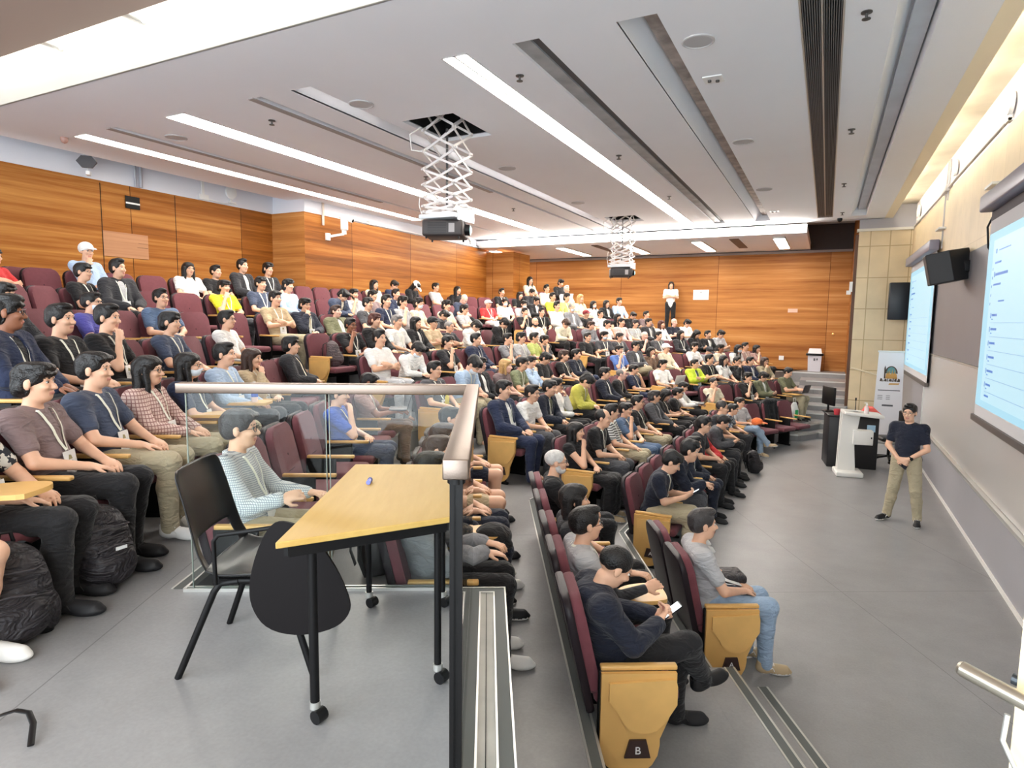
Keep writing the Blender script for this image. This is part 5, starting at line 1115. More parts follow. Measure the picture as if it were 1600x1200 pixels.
# folding table
c = [(-.74, 2.14), (-.71, 3.33), (-.16, 3.33), (-.135, 2.43)]
ct = (-.45, 2.8)
t_ = thing('training_table', 'trapezoid wooden-topped table on black castored legs', 'table', st(ct[0], ct[1], ZP), A29)
lc = [(a - ct[0], b - ct[1]) for a, b in c]
mb = MB(); mb.prism(lc, .715, .74); mb.obj('table_top', YELLOWTOP, t_, .004)
mb = MB(); ins = [(x * .9, y * .93) for x, y in lc]
for i in range(4): mb.bar((*ins[i], .695), (*ins[(i + 1) % 4], .695), .03, .045)
mb.obj('frame', BLACKM, t_)
for (s, t, w) in ((-.645, 2.25, .036), (-.62, 3.2, .03), (-.23, 3.2, .03), (-.2, 2.5, .03)):
    mb = MB(); x, y = s - ct[0], t - ct[1]; mb.tube([(x, y, .07), (x - (.0), y, .715)], w / 2, 0, 12); lg = mb.obj('leg', BLACKM, t_)
    mb = MB(); mb.tube([(x, y, .05), (x, y, .078)], .02, 0, 12); mb.bar((x, y, .055), (x + .018, y - .01, .03), .02, .02); mb.obj('bracket', ALU, lg)
    mb = MB(); mb.tube([(x + .006, y - .03, .027), (x + .03, y + .008, .027)], .026, 0, 14); mb.obj('wheel', BLACKP, lg)
# marker on the table
p = ray(577, 749) * (.77 / -ray(577, 749).z) + CAM
t_ = thing('marker_cap', 'short blue marker standing on the table top', 'marker', (p.x, p.y, ZP + .752), math.radians(120))
mb = MB(); mb.tube([(-.03, 0, 0), (.012, 0, 0)], .0105, 0, 14); mb.obj('barrel', mat('marker_blue', srgb(120, 130, 220), .4), t_)
mb = MB(); mb.tube([(.012, 0, 0), (.03, 0, 0)], .0118, 0, 14); mb.obj('cap', mat('marker_dark', srgb(40, 46, 130), .4), t_)
# black plastic stacking chair with tablet arm
t_ = thing('stacking_chair', 'black plastic stacking chair with folded writing tablet beside the table', 'chair', st(-1.0, 2.78, ZP), A29)
PL = mat('chair_plastic', srgb(16, 16, 19), .3, spec=.5)
def sheet(fn, nu, nv, skip=None, name='seat'):
    vs = []; fs = []
    for i in range(nu + 1):
        for j in range(nv + 1): vs.append(fn(i / nu, j / nv))
    for i in range(nu):
        for j in range(nv):
            if skip and skip((i + .5) / nu, (j + .5) / nv): continue
            a = i * (nv + 1) + j; fs.append((a, a + 1, a + nv + 2, a + nv + 1))
    me = bpy.data.meshes.new(name); me.from_pydata([tuple(v) for v in vs], [], fs); me.materials.append(PL)
    me.polygons.foreach_set('use_smooth', [True] * len(fs)); me.update()
    o = link(name, me, t_); q = o.modifiers.new('t', 'SOLIDIFY'); q.thickness = .009; q.offset = 0; o.modifiers.new('s', 'SUBSURF').render_levels = 1; return o
prof = [(.24, .425), (.2, .445), (.05, .435), (-.12, .43), (-.2, .46), (-.235, .53), (-.26, .62), (-.29, .74), (-.32, .84), (-.33, .875)]
def pr(u):
    x = u * (len(prof) - 1); i = min(int(x), len(prof) - 2); f = x - i
    return prof[i][0] * (1 - f) + prof[i + 1][0] * f, prof[i][1] * (1 - f) + prof[i + 1][1] * f
def shellf(u, v):
    x, z = pr(u); y = (v - .5) * 2; hw = .235 if u < .5 else .235 - .03 * (u - .5) * 2
    if u > .93: hw *= 1 - 1.2 * (u - .93) ** 1
    e = abs(y) ** 3
    if u < .42: return (x, y * hw, z + .018 * e - .008 * (1 - y * y))
    return (x + .035 * e, y * hw, z + .0 * e)
def skipf(u, v): return .44 < u < .62 and .14 < v < .86
sheet(lambda u, v: shellf(u, v), 36, 20, skipf, 'seat_shell')
for (xa, xb, sy, nm_) in ((-.12, -.30, -1, 'leg'), (.13, .27, -1, 'leg'), (-.12, -.28, 1, 'leg'), (.13, .25, 1, 'leg')):
    mb = MB(); mb.tube([(xa * .4, sy * .205, .412), (xa, sy * .21, .405), (xa * 1.1 + (xb - xa) * .08, sy * .215, .37), (xb, sy * .24, .0)], .0145, 0, 12); mb.obj(nm_, BLACKM, t_)
mb = MB()
for sy in (-1, 1): mb.tube([(-.13, sy * .2, .412), (.14, sy * .2, .412)], .014)
mb.tube([(0, -.2, .412), (0, .2, .412)], .012); mb.obj('under_frame', BLACKM, t_)
mb = MB(); mb.tube([(-.13, -.235, .41), (-.13, -.24, .60), (-.11, -.24, .625), (.16, -.245, .665), (.2, -.245, .66), (.15, -.23, .42)], .0095, 0, 8); mb.obj('arm', BLACKM, t_)
mb = MB()
tb = [(-.06, .68), (.0, .70), (.10, .66), (.20, .52), (.26, .38), (.27, .30), (.20, .23), (.05, .20), (-.08, .23), (-.14, .32), (-.15, .42), (-.12, .55)]
# smooth the outline
def smooth_poly(P, n=2):
    for _ in range(n):
        Q = []
        for i in range(len(P)):
            a, b = P[i], P[(i + 1) % len(P)]; Q += [(a[0] * .75 + b[0] * .25, a[1] * .75 + b[1] * .25), (a[0] * .25 + b[0] * .75, a[1] * .25 + b[1] * .75)]
        P = Q
    return P
mb.prism([(x + .17, z) for x, z in smooth_poly(tb)], .262, .276, 0, Matrix(((1, 0, 0, 0), (0, 0, -1, 0), (0, 1, 0, 0), (0, 0, 0, 1))))
mb.obj('folded_tablet', mat('tablet_black', srgb(16, 12, 13), .6, spec=.2), t_)
# door leaf with lever handle at the right edge
t_ = thing('door_leaf', 'pale beige door edge with lever handles at the right', 'door', (.262, 1.0, ZP), math.radians(-40))
mb = MB(); mb.box((0, -.02, 0), (.75, .02, 2.05)); mb.obj('leaf', mat('door_beige', srgb(236, 214, 176), .5), t_)
mb = MB(); zh = 1.065
mb.tube([(-.048, -.052, zh), (.12, -.052, zh - .008)], .0105, 0, 14); mb.lathe([(.0105, 0), (.009, .004), (0, .006)], 14, M=Matrix.Translation((-.048, -.052, zh)) @ Matrix.Rotation(-PI / 2, 4, 'Y')); mb.tube([(.08, -.052, zh), (.08, -.02, zh)], .01)
mb.obj('lever_handle', mat('satin_steel', srgb(190, 184, 170), .28, .9), t_)
mb = MB(); mb.tube([(-.03, .03, zh - .022), (.12, .06, zh - .03)], .008, 0, 12); mb.obj('lever_handle', mat('dark_steel', srgb(86, 92, 98), .3, .8), t_)
mb = MB(); mb.tube([(.0, -.035, zh - .04), (.0, -.04, zh - .075), (.02, -.045, zh - .1), (.06, -.045, zh - .105)], .0035, 0, 8); mb.obj('pull_loop', ALU, t_)
# bags
BAGC = mat('bag_black', srgb(38, 34, 38), .55, bump=.2, bscale=90, folds=1.0, var=.15, vscale=12); BAGG = mat('bag_grey', srgb(60, 56, 60), .6)
def backpack(name, label, loc, rz, sc_=1.0, c=None, tilt=0):
    t_ = thing(name, label, 'backpack', loc, rz)
    P_ = [('e', (0, 0, .22), (.13, .17, .24), None, .03), ('e', (.05, 0, .14), (.13, .16, .15), None, .03), ('e', (-.02, 0, .38), (.10, .13, .12), None, .04), ('e', (.12, 0, .16), (.07, .12, .12), None, .02), ('e', (0, .15, .12), (.06, .05, .1), None, .02)]
    v, f = sdf_mesh(P_, .012, zmin=0.0)
    v = v + .006 * np.sin(v @ np.array([[31, 17, 9], [12, 40, 21], [19, 7, 33]])) * 1.0
    v[:, 2] = np.maximum(v[:, 2], 0.002); v *= sc_
    me = np_mesh('body', v, f, [c or BAGC]); o = link('body', me, t_); 
    if tilt: o.rotation_euler = (0, tilt, 0)
    mb = MB(); mb.tube([(.15 * sc_, -.1 * sc_, .26 * sc_), (.165 * sc_, 0, .28 * sc_), (.15 * sc_, .1 * sc_, .26 * sc_)], .005); mb.tube([(.02, -.14 * sc_, .36 * sc_), (.12 * sc_, -.1 * sc_, .38 * sc_), (.13 * sc_, .1 * sc_, .38 * sc_), (.02, .14 * sc_, .36 * sc_)], .004); mb.obj('zip', BAGG, o)
    mb = MB(); mb.tube([(-.06, -.03, .48 * sc_), (-.06, -.02, .53 * sc_), (-.06, .02, .53 * sc_), (-.06, .03, .48 * sc_)], .009, flat=.5); mb.obj('top_loop', BLACKP, o)
    for sy in (-1, 1):
        mb = MB(); mb.tube([(-.10 * sc_, sy * .06, .46 * sc_), (-.16 * sc_, sy * .09, .42 * sc_), (-.17 * sc_, sy * .11, .2 * sc_), (-.12 * sc_, sy * .13, .04)], .02, flat=.3); mb.obj('strap', BLACKP, o)
    return t_
def bags():
    def onz(x, y, z): d = ray(x, y); return CAM + d * ((z - 2.75) / d.z)
    p = onz(160, 915, ZP); b_ = backpack('backpack', 'black backpack on the floor between the knees of the brown tee sitter', p, A29 - .5, .95)
    mb = MB(); mb.box((.196, -.03, .25), (.2, .03, .268)); mb.obj('label', WHITEP, b_)
    p = onz(20, 1000, ZP); backpack('backpack', 'black backpack with orange piping at the left edge of the floor', p, A29 - .9, .95)
    p = onz(70, 985, ZP); t_ = thing('thermos', 'black thermos bottle standing against the left-edge backpack', 'bottle', p)
    mb = MB(); mb.lathe([(.038, 0), (.04, .01), (.04, .16), (.034, .18)], 16); mb.obj('body', BLACKP, t_); mb = MB(); mb.lathe([(.035, .178), (.036, .21), (.03, .215), (0, .216)], 16); mb.obj('lid', mat('lid_grey', srgb(96, 100, 106), .4), t_)
    q = [onz(x, y, ZP + dz) for x, y, dz in ((-30, 1135, .01), (0, 1118, .04), (25, 1110, .05), (45, 1113, .05), (52, 1130, .03), (48, 1165, .01))]
    mb = MB(); mb.tube([tuple(v) for v in q], .011, flat=.35); tag(mb.obj('bag_strap', BLACKP), 'loose black webbing strap lying on the floor at lower left', 'strap')
    p = onz(555, 912, ZP - H); backpack('shoulder_bag', 'dark bag on the floor behind the glass under the table', p + Vector((0, .2, 0)), 1.0, .8, mat('bag_dgrey', srgb(62, 60, 62), .6))
    p = onz(1205, 735, 0); backpack('backpack', 'black backpack on the stage floor beside the blue jeans legs', Vector((-1.05, 12.0, 0)), .3, .85)
    p = Vector((-1.1, 14.55, 0)); 
# ================================================================ THE AUDIENCE
# head px, head py, row, pose, hair, hair colour, top, top colour, leg colour, flags | description
PEOPLE = '''
-8 408 8 cross s k tee red red - | red tee with folded arms
130 393 8 chinR s k long lblue black C | white cap and pale blue shirt
125 425 7 lap s k tee black black GL | black tee and thin glasses at back left
187 420 7 lap2 u k jkt char/lgrey black L | dark grey jacket over grey tee
8 462 6 lap m k hood char black G | dark hair and round glasses at left edge
148 475 6 lap u k tee purple black GML | purple tee and blue face mask
272 467 6 recl u k shirt denim char G | denim blue shirt and glasses
27 490 5 lap2 m k jkt navy/black black bGL | open navy shirt over black and glasses
94 500 5 lap u k tee black black L | black tee with wide white lanyard
182 498 5 chinR u k tee black black L | black tee resting fist on cheek
265 505 5 lap m k shirt slate black L | slate blue shirt with dark long fringe
358 500 5 lap u k tee white black G | plain white tee and glasses
-75 640 4 lap s k tee floral black L | leafy patterned tee at the left edge
-190 700 4 lap s k tee black khaki Ww | black tee and shorts partly off frame
60 600 4 lap m k tee mauve black L | mauve brown tee and shaggy dark hair
150 580 4 lap p k tee slate khaki Lw | slate navy tee with badge and khaki trousers
238 580 4 lap l k long plaid khaki GL | pink checked blouse and long black hair
300 572 4 lap l k tee navy khaki GML | navy top, white face mask, long hair
355 555 4 lap u k long lblue dgrey L | pale blue shirt with dark short hair
398 568 4 chinR l n long beige black L | beige top and long brown hair
458 540 4 recl m k jkt char/cream char - | charcoal suit jacket looking up
390 668 3 armout p dg long check khaki GL | small-checked shirt, greying hair, glasses
533 625 3 chinR s k tee royal slate L | royal blue tee leaning chin on hand
580 615 3 type p k tee rose brown bL | dusty rose tee typing on a laptop
640 800 2 type l n hood grey black w | grey hooded top and long brown hair
683 760 2 lap s k hood dnavy dnavy v | dark denim jacket hidden behind the table
663 702 2 lap m n tee lgrey dnavy Lw | wavy brown hair behind the table corner
693 680 2 lap s n tee char beige GS | brown hair and glasses behind the handrail
708 652 2 lap s k tee dgrey dnavy GS | dark hair and glasses seen under the handrail
876 721 1 lap z w tee black black BG | white hair and white beard
899 782 1 lap o k tee char black - | charcoal tee and dark bobbed hair
968 813 1 armout u k tee lgrey black GL | light grey tee, black arm sleeves, shaved sides
954 901 1 legxp z k hood dnavy black P | dark navy hooded jacket looking at phone
1104 820 0 lap u dg tee lgrey jean t | pale grey tee and washed jeans in front row
1061 717 0 phlean s k tee dnavy khaki PLw | navy polo looking at phone in front row
1077 706 0 lean s k jkt dnavy/white dgrey w | navy suit jacket beside the navy polo
1087 695 0 lap u k jkt dnavy/lilac dnavy L | dark suit over lilac shirt
1098 680 0 lap2 l k jkt red/white black L | red cardigan over white, looking up
1103 664 0 lap s k tee char black G | dark tee and glasses behind the suits
1132 661 0 phlean s k jkt dgrey/black char - | grey suit jacket looking down
1147 643 0 lap s k tee camo char G | blue grey patterned shirt and glasses
1157 641 0 legx s k tee lgrey jean Gt | light grey tee and blue jeans, far front row
1130 639 0 lap z dg tee char black G | grey crop hair and glasses
912 679 1 chinR l k nosl black black t | black sleeveless dress and long hair
938 658 1 lap t k tee black dgrey L | black tee and receding hair
959 644 1 lap2 u k tee stripe khaki GL | white striped polo with glasses
980 643 1 chinR s k tee denim denim L | blue tee with hand at mouth
999 629 1 lap u k tee black khaki GL | black tee, glasses, bare forearms
1025 620 1 lap2 m dg jkt dgrey/lgrey black - | dark grey jacket with greying hair
1044 620 1 phone l k tee black black L | black tee and long hair looking down
1059 616 1 lap s k tee black black GL | black tee beside the white laptop
1069 613 1 type s k long white black L | white shirt using a laptop
792 609 2 lap p k jkt navy/white navy L | navy cardigan over white tee
833 616 2 lap u k tee white dgrey G | white polo shirt and glasses
862 607 2 lap s k jkt dnavy/olive black L | dark cardigan and side-swept hair
882 600 2 chinL s k long white black G | white shirt with fist raised
917 598 2 down m k hood ygreen black L | yellow green hooded top
950 583 2 lap s k jkt dnavy/white black L | dark navy blazer in the middle rows
971 586 2 lap t g long black khaki pGL | black sweater and balding grey hair
992 583 2 chinL s k tee navy navy L | navy tee with raised elbow
1037 570 2 lap m k tee white black X | white tee in front of an open laptop
693 577 3 lap u k tee dgrey char GL | dark grey polo above the handrail
732 574 3 down s k tee lblue khaki ML | pale blue tee and white mask above handrail
762 569 3 lap m k jkt char/white black pG | dark jacket, curly hair, pale skin
783 574 3 lap o y tee mauve black p | fair bobbed hair and taupe top
818 569 3 lap s k tee sage char GL | sage green tee and glasses
836 567 3 chinR s k long lblue black L | pale blue shirt with finger on lip
850 562 3 phone m k tee black black P | black tee bent over a phone
883 556 3 lap m n tee black black L | black tee and brown tousled hair
902 554 3 legx u k jkt dnavy/black navy L | navy jacket sitting with crossed legs
972 547 3 chinR s k tee blue khaki L | sky blue tee covering face with hand
995 541 3 legx s k jkt dgrey/white khaki GL | grey jacket sitting with crossed legs
603 529 4 cross u k tee white lgrey - | white tee with folded arms near handrail
648 549 4 down s k long white black M | white long-sleeved jacket looking down
702 535 4 chinR s k tee char black L | charcoal top with hand over mouth
746 531 4 lap u k jkt navy/navy navy L | navy jacket in the middle of the hall
795 530 4 chinR u k tee grey black L | grey striped tee, hand on face
816 528 4 lap m k tee lgrey black L | pale grey tee, dark bowl haircut
837 528 4 chinL u k tee lime black G | lime green tee
852 535 4 chinR m k tee dgrey black - | dark top with both hands by mouth
924 527 4 lap u k tee black black - | plain black tee in profile
941 525 4 armout m k tee dgrey black ML | dark grey tee and white face mask
969 527 4 lap m dg tee dgrey black GL | grey hair and dark grey tee
549 509 5 chinR u k tee black black bGL | black tee, dark skin, gesturing hand
588 501 5 lap m r jkt black/cream black L | black jacket and reddish dark hair
622 503 5 lap p g tee white dgrey L | white shirt and thick grey hair
652 505 5 lap l k jkt black/white black - | black cardigan over white, long hair
678 505 5 cross s k tee beige khaki C | black cap and beige vest
704 511 5 cross z g tee char black G | short grey hair, dark tee, folded arms
746 511 5 down m k hood white black - | white hooded top leaning forward
790 507 5 down m k hood black black L | black hooded top hand over face
837 504 5 lap n k tee white char B | bald head and white tee
885 507 5 down m n long cream black - | cream shirt leaning head on hands
924 509 5 lap m n hood grey black - | brown haired in grey top
932 491 6 lap u k tee white khaki L | white tee near the maroon cap
953 496 6 lap l k nosl black black L | black top with long dark hair
971 504 5 lap p k long pink khaki L | pale pink shirt and black hair
993 506 5 lap m dg tee stripe khaki L | striped shirt and grey hair
432 467 6 cross p k tee tan khaki L | tan tee with folded arms
478 477 6 chinR m k jkt dnavy/cream dnavy GL | black and cream varsity jacket
527 487 6 recl u n jkt olive/lgrey black pL | olive jacket lounging back
577 475 6 lap s k tee dgrey char L | dark grey tee behind varsity jacket
609 471 6 lap u k tee navy navy L | navy tee with swept hair
639 473 6 chinR m k tee lgrey black - | pale grey tee leaning on hand
659 475 6 lap m k tee cream black ML | cream top and face mask
682 477 6 lap m k tee cream black L | cream tee and dark bowl haircut
699 494 6 down m k tee dgrey black - | low bowed dark head
727 484 6 cross m k tee lgrey black GL | pale grey tee beside empty maroon seat
821 488 6 chinR u k tee black black L | black tee with fist under chin
839 471 7 phone u k jkt black/white black GL | black cardigan using a tablet
861 488 6 lap u k tee black khaki L | black tee with white lanyard in the sixth rows
880 476 6 lap u k long white black - | crisp white shirt in the upper rows
914 491 6 lap s r tee black black C | maroon cap and black tee
352 449 7 chinR m k tee yellow dgrey L | bright yellow tee with chin on fist
409 444 7 lap s k shirt slate black L | slate blue polo and lanyard
454 447 7 lap m k long lblue black L | pale blue shirt near the wood pier
532 463 7 down m k jkt slate/cream black - | dark blue jacket bent right down
554 460 7 chinR s k tee lgrey black BL | grey tee, short beard, hand at cheek
584 462 7 lap m k tee mauve black - | mauve tee beneath the back row
620 460 7 lap u k jkt navy/white black L | navy jacket and tanned face
723 469 7 down n k tee slate black p | bald head and blue tee
762 475 7 recl s k tee red white CL | red tee and white cap
792 473 7 lap s k tee white black ML | white tee and face mask in upper rows
812 476 7 lap m k tee lgrey black ML | grey tee and face mask in upper rows
296 421 8 lap l k tee white black G | white blouse and long wavy hair in back row
339 425 8 lap u k tee black char - | plain black top in the back row
381 416 8 lap u k jkt char/white navy - | dark blazer over white shirt in back row
420 421 8 lap m k tee char black L | dark top beside the wood pier
586 445 8 lap l k tee cream black - | cream top and sleek long hair
619 447 8 phone s k tee navy black - | navy tee looking down in back row
648 449 8 down l k hood black black C | black hood holding a white cup
682 449 8 lap s k tee lgrey black - | pale grey tee against the back wood wall
716 454 8 lap2 l k long black black - | long-haired and all in black
789 457 8 lap u k tee black black L | black tee before the wood column
812 462 8 lap l k tee black black - | long-haired, black top by the wood column
829 437 9 lap l k tee cream black - | pale face high by the wood column
829 458 8 phone u k hood char black - | grey green sweater with glasses down
855 449 8 lap u k jkt cream/white black L | cream jacket before the dark recess
877 441 9 type m k long black black X | black top behind an open white laptop
886 452 8 lap u w tee white black - | pale hair beside the laptop
875 462 7 lap u k tee neon black - | neon yellow tee in the far upper rows
888 464 7 lap m k tee lime black L | pale lime tee with lanyard
912 467 7 lap l y tee cream black - | long fair brown hair
898 481 6 lap t g jkt grey/white black M | grey haired in grey jacket
924 476 7 lap l k tee white black M | long black hair and face mask
946 475 7 lap l k jkt black/white black L | black suit and long hair
961 471 7 lap s k long lblue black L | pale blue dress shirt near the far wall
990 494 6 phone s k jkt black/white black - | black jacket looking down by far wall
1011 492 6 lap u k tee mauve black L | mauve shirt by the far wall
970 507 5 chinL m k tee white black - | white tee and shaggy black hair
1012 504 5 lap s k jkt char/lgrey black GL | charcoal vest and glasses
1030 507 5 lap l r long white black - | auburn curls and white shirt
1049 504 5 cross n k tee dnavy black p | bald head and navy polo
1072 506 5 phone m k tee white black - | white tee with a dark strap
1065 523 4 lap l k long char black L | long dark hair below the strap wearer
1091 523 4 phone l k long black black - | black top, long hair, far end
1110 523 4 lap u k jkt black/white black L | black jacket near far wall
1123 523 4 phone m k tee lgrey black - | grey top at the far row end
1030 525 4 lap u k tee dgrey black L | small dark head and dark vest
1009 525 4 chinR n k tee black black p | bald head resting on hand
1137 546 3 lap l k tee white black ML | face mask and long hair at the far side
1156 542 3 lap u k tee plaid black L | pink checked shirt at far side
1173 548 3 chinR o k tee rose black L | bobbed hair and rose top at far side
1060 544 3 lap s k long cream khaki C | white cap and cream sweater
1035 549 3 chinR l k long brown black - | brown top with hand at face
1098 542 3 lap m k tee white black - | white tee behind the neon vest
1105 553 3 phone s k tee grey black C | dark cap looking down
1116 545 3 lap m k tee cream black bL | cream top and tanned face
1196 565 2 chinR o n long khaki black G | khaki blouse leaning at far row end
1091 569 2 cross u k jkt neon/slate slate GL | neon safety vest over blue shirt
1107 562 2 armout u k tee black black L | black tee and yawning mouth
1135 563 2 lap l k tee white black - | long straight hair and white tee
1151 565 2 chinR u k jkt black/white black GL | black blazer with hand at chin
1173 565 2 lap u k jkt navy/white black L | navy blazer with white lanyard
1116 601 1 chinR z k tee cream khaki - | cream polo leaning forward
1170 590 1 chinR m k tee black black L | black tee near the far stair
1194 590 1 phone m k jkt olive/white black L | olive jacket looking down near far stair
1233 583 1 type u k tee olive khaki v | olive tee and khaki trousers beside the stair
'''
EMPTY = [(1045, 845, 0), (1075, 800, 0), (50, 415, 8), (85, 420, 8), (55, 450, 7), (96, 455, 7), (430, 650, 3), (480, 635, 3), (515, 520, 5), (230, 505, 5), (325, 520, 5), (1065, 582, 2), (1080, 560, 3), (1145, 600, 1), (905, 590, 2), (-60, 470, 7), (300, 480, 6), (223, 500, 6), (1215, 640, 0), (1238, 640, 0), (492, 455, 7), (700, 475, 7), (745, 480, 7)]
ROWS = ['front row', 'second row', 'third row', 'fourth row', 'fifth row', 'sixth row', 'seventh row', 'eighth row', 'top row', 'rear recess']
SEATS = seat_meshes()
def s_root(b, k):
    if b == 'N': return [1.77, .73, -.33, -1.45, -2.60][k] if k < 5 else 1.72 - 1.03 * k
    if b == 'M': return [-1.68, -2.68, -3.74, -4.78, -5.85][k] if k < 5 else -1.76 - 1.03 * k
    return -7.98 - 1.03 * k
def place(px, py, k, hx=0.0, hy=0.0):
    d = ray(px, py)
    def hit(b):
        n, t, a = BL[b]; s = s_root(b, k) + hx; q = d.x * n.x + d.y * n.y
        if abs(q) < 1e-4: return None
        f = (s - CAM.x * n.x - CAM.y * n.y) / q
        if f <= 0: return None
        P = CAM + d * f; return P, P.x * t.x + P.y * t.y - hy
    x, y1, y2 = riser(k); r = hit('N')
    if (k == 0 and px < 1140 and py < 760) or (k == 1 and px < 1100 and py < 700): r = hit('M'); return 'M', r[1], r[0].z
    if k <= 2 and px < 1000 and py > {0: 760, 1: 712, 2: 640}[k]:      # these rows run almost along the line of sight
        z = k * H + (1.0 if px == 954 else 1.10 if k else 1.18); f = (z - CAM.z) / d.z; P = CAM + d * f; n, t, a = BL['N']; return 'N', P.x * t.x + P.y * t.y - hy, z - .01
    if r and r[0].y < y1 + .35 and r[1] > 2.0 and .7 < r[0].z - k * H < 1.39: return 'N', r[1], r[0].z
    r2 = hit('F')
    if r2 and r2[0].y > y2 + .25: return 'F', r2[1], r2[0].z
    r = hit('M'); return 'M', r[1], r[0].z
items = []
for ln in PEOPLE.strip().splitlines():
    a, desc = ln.split('|'); a = a.split(); px, py, k, pose, hair, hc, top, tc, lc, fl = float(a[0]), float(a[1]), int(a[2]), *a[3:10]
    q = pose_data(pose)['q']; hd = q['hd'] + pose_data(pose)['R'] @ v3(.03, 0, .0)
    b, u, z = place(px, py, k, hd[0], hd[1])
    if pose == 'lap' and b != 'N' and (z - k * H) / hd[2] < .92:
        pose = 'fwd'; hd = pose_data(pose)['q']['hd'] + pose_data(pose)['R'] @ v3(.03, 0, .0); b, u, z = place(px, py, k, hd[0], hd[1])
    items.append(dict(b=b, k=k, u=u, z=z, hz=hd[2], pose=pose, hair=hair, hc=hc, top=top, tc=tc, lc=lc, fl=fl, desc=desc.strip(), px=px, py=py))
for px, py, k in EMPTY:
    b, u, z = place(px, py, k); items.append(dict(b=b, k=k, u=u, z=z, empty=True, px=px, py=py))
UMIN = {'N': 3.2, 'M': 7.12, 'F': 0}
rows = {}
for it in items: rows.setdefault((it['b'], it['k']), []).append(it)
for (b, k), L_ in rows.items():
    L_.sort(key=lambda i: i['u'])
    if b == 'M' and k > 0:
        u = L_[0]['u']
        while u - .58 > 7.12 - .1: u -= .58; L_.insert(0, dict(b=b, k=k, u=u, empty=True))
    if b == 'N' and k in (2, 3):
        for j, i in enumerate(L_): i['u'] = max(i['u'], 3.74 + .57 * j)
    for _ in range(40):
        for i in range(len(L_) - 1):
            g = L_[i + 1]['u'] - L_[i]['u']
            if g < .56: e = (.56 - g) / 2; L_[i]['u'] -= e; L_[i + 1]['u'] += e
    out = [L_[0]]
    for i in range(1, len(L_)):
        g = L_[i]['u'] - L_[i - 1]['u']; m_ = int(round(g / .585)) - 1
        if m_ > 0 and not (b == 'N' and k == 0):
            for j in range(m_): out.append(dict(b=b, k=k, u=L_[i - 1]['u'] + g * (j + 1) / (m_ + 1), empty=True))
        out.append(L_[i])
    rows[(b, k)] = out
BN = {'N': 'near block', 'M': 'middle block', 'F': 'far block'}
WORDMAX = 16
used_labels = set()
nres = []
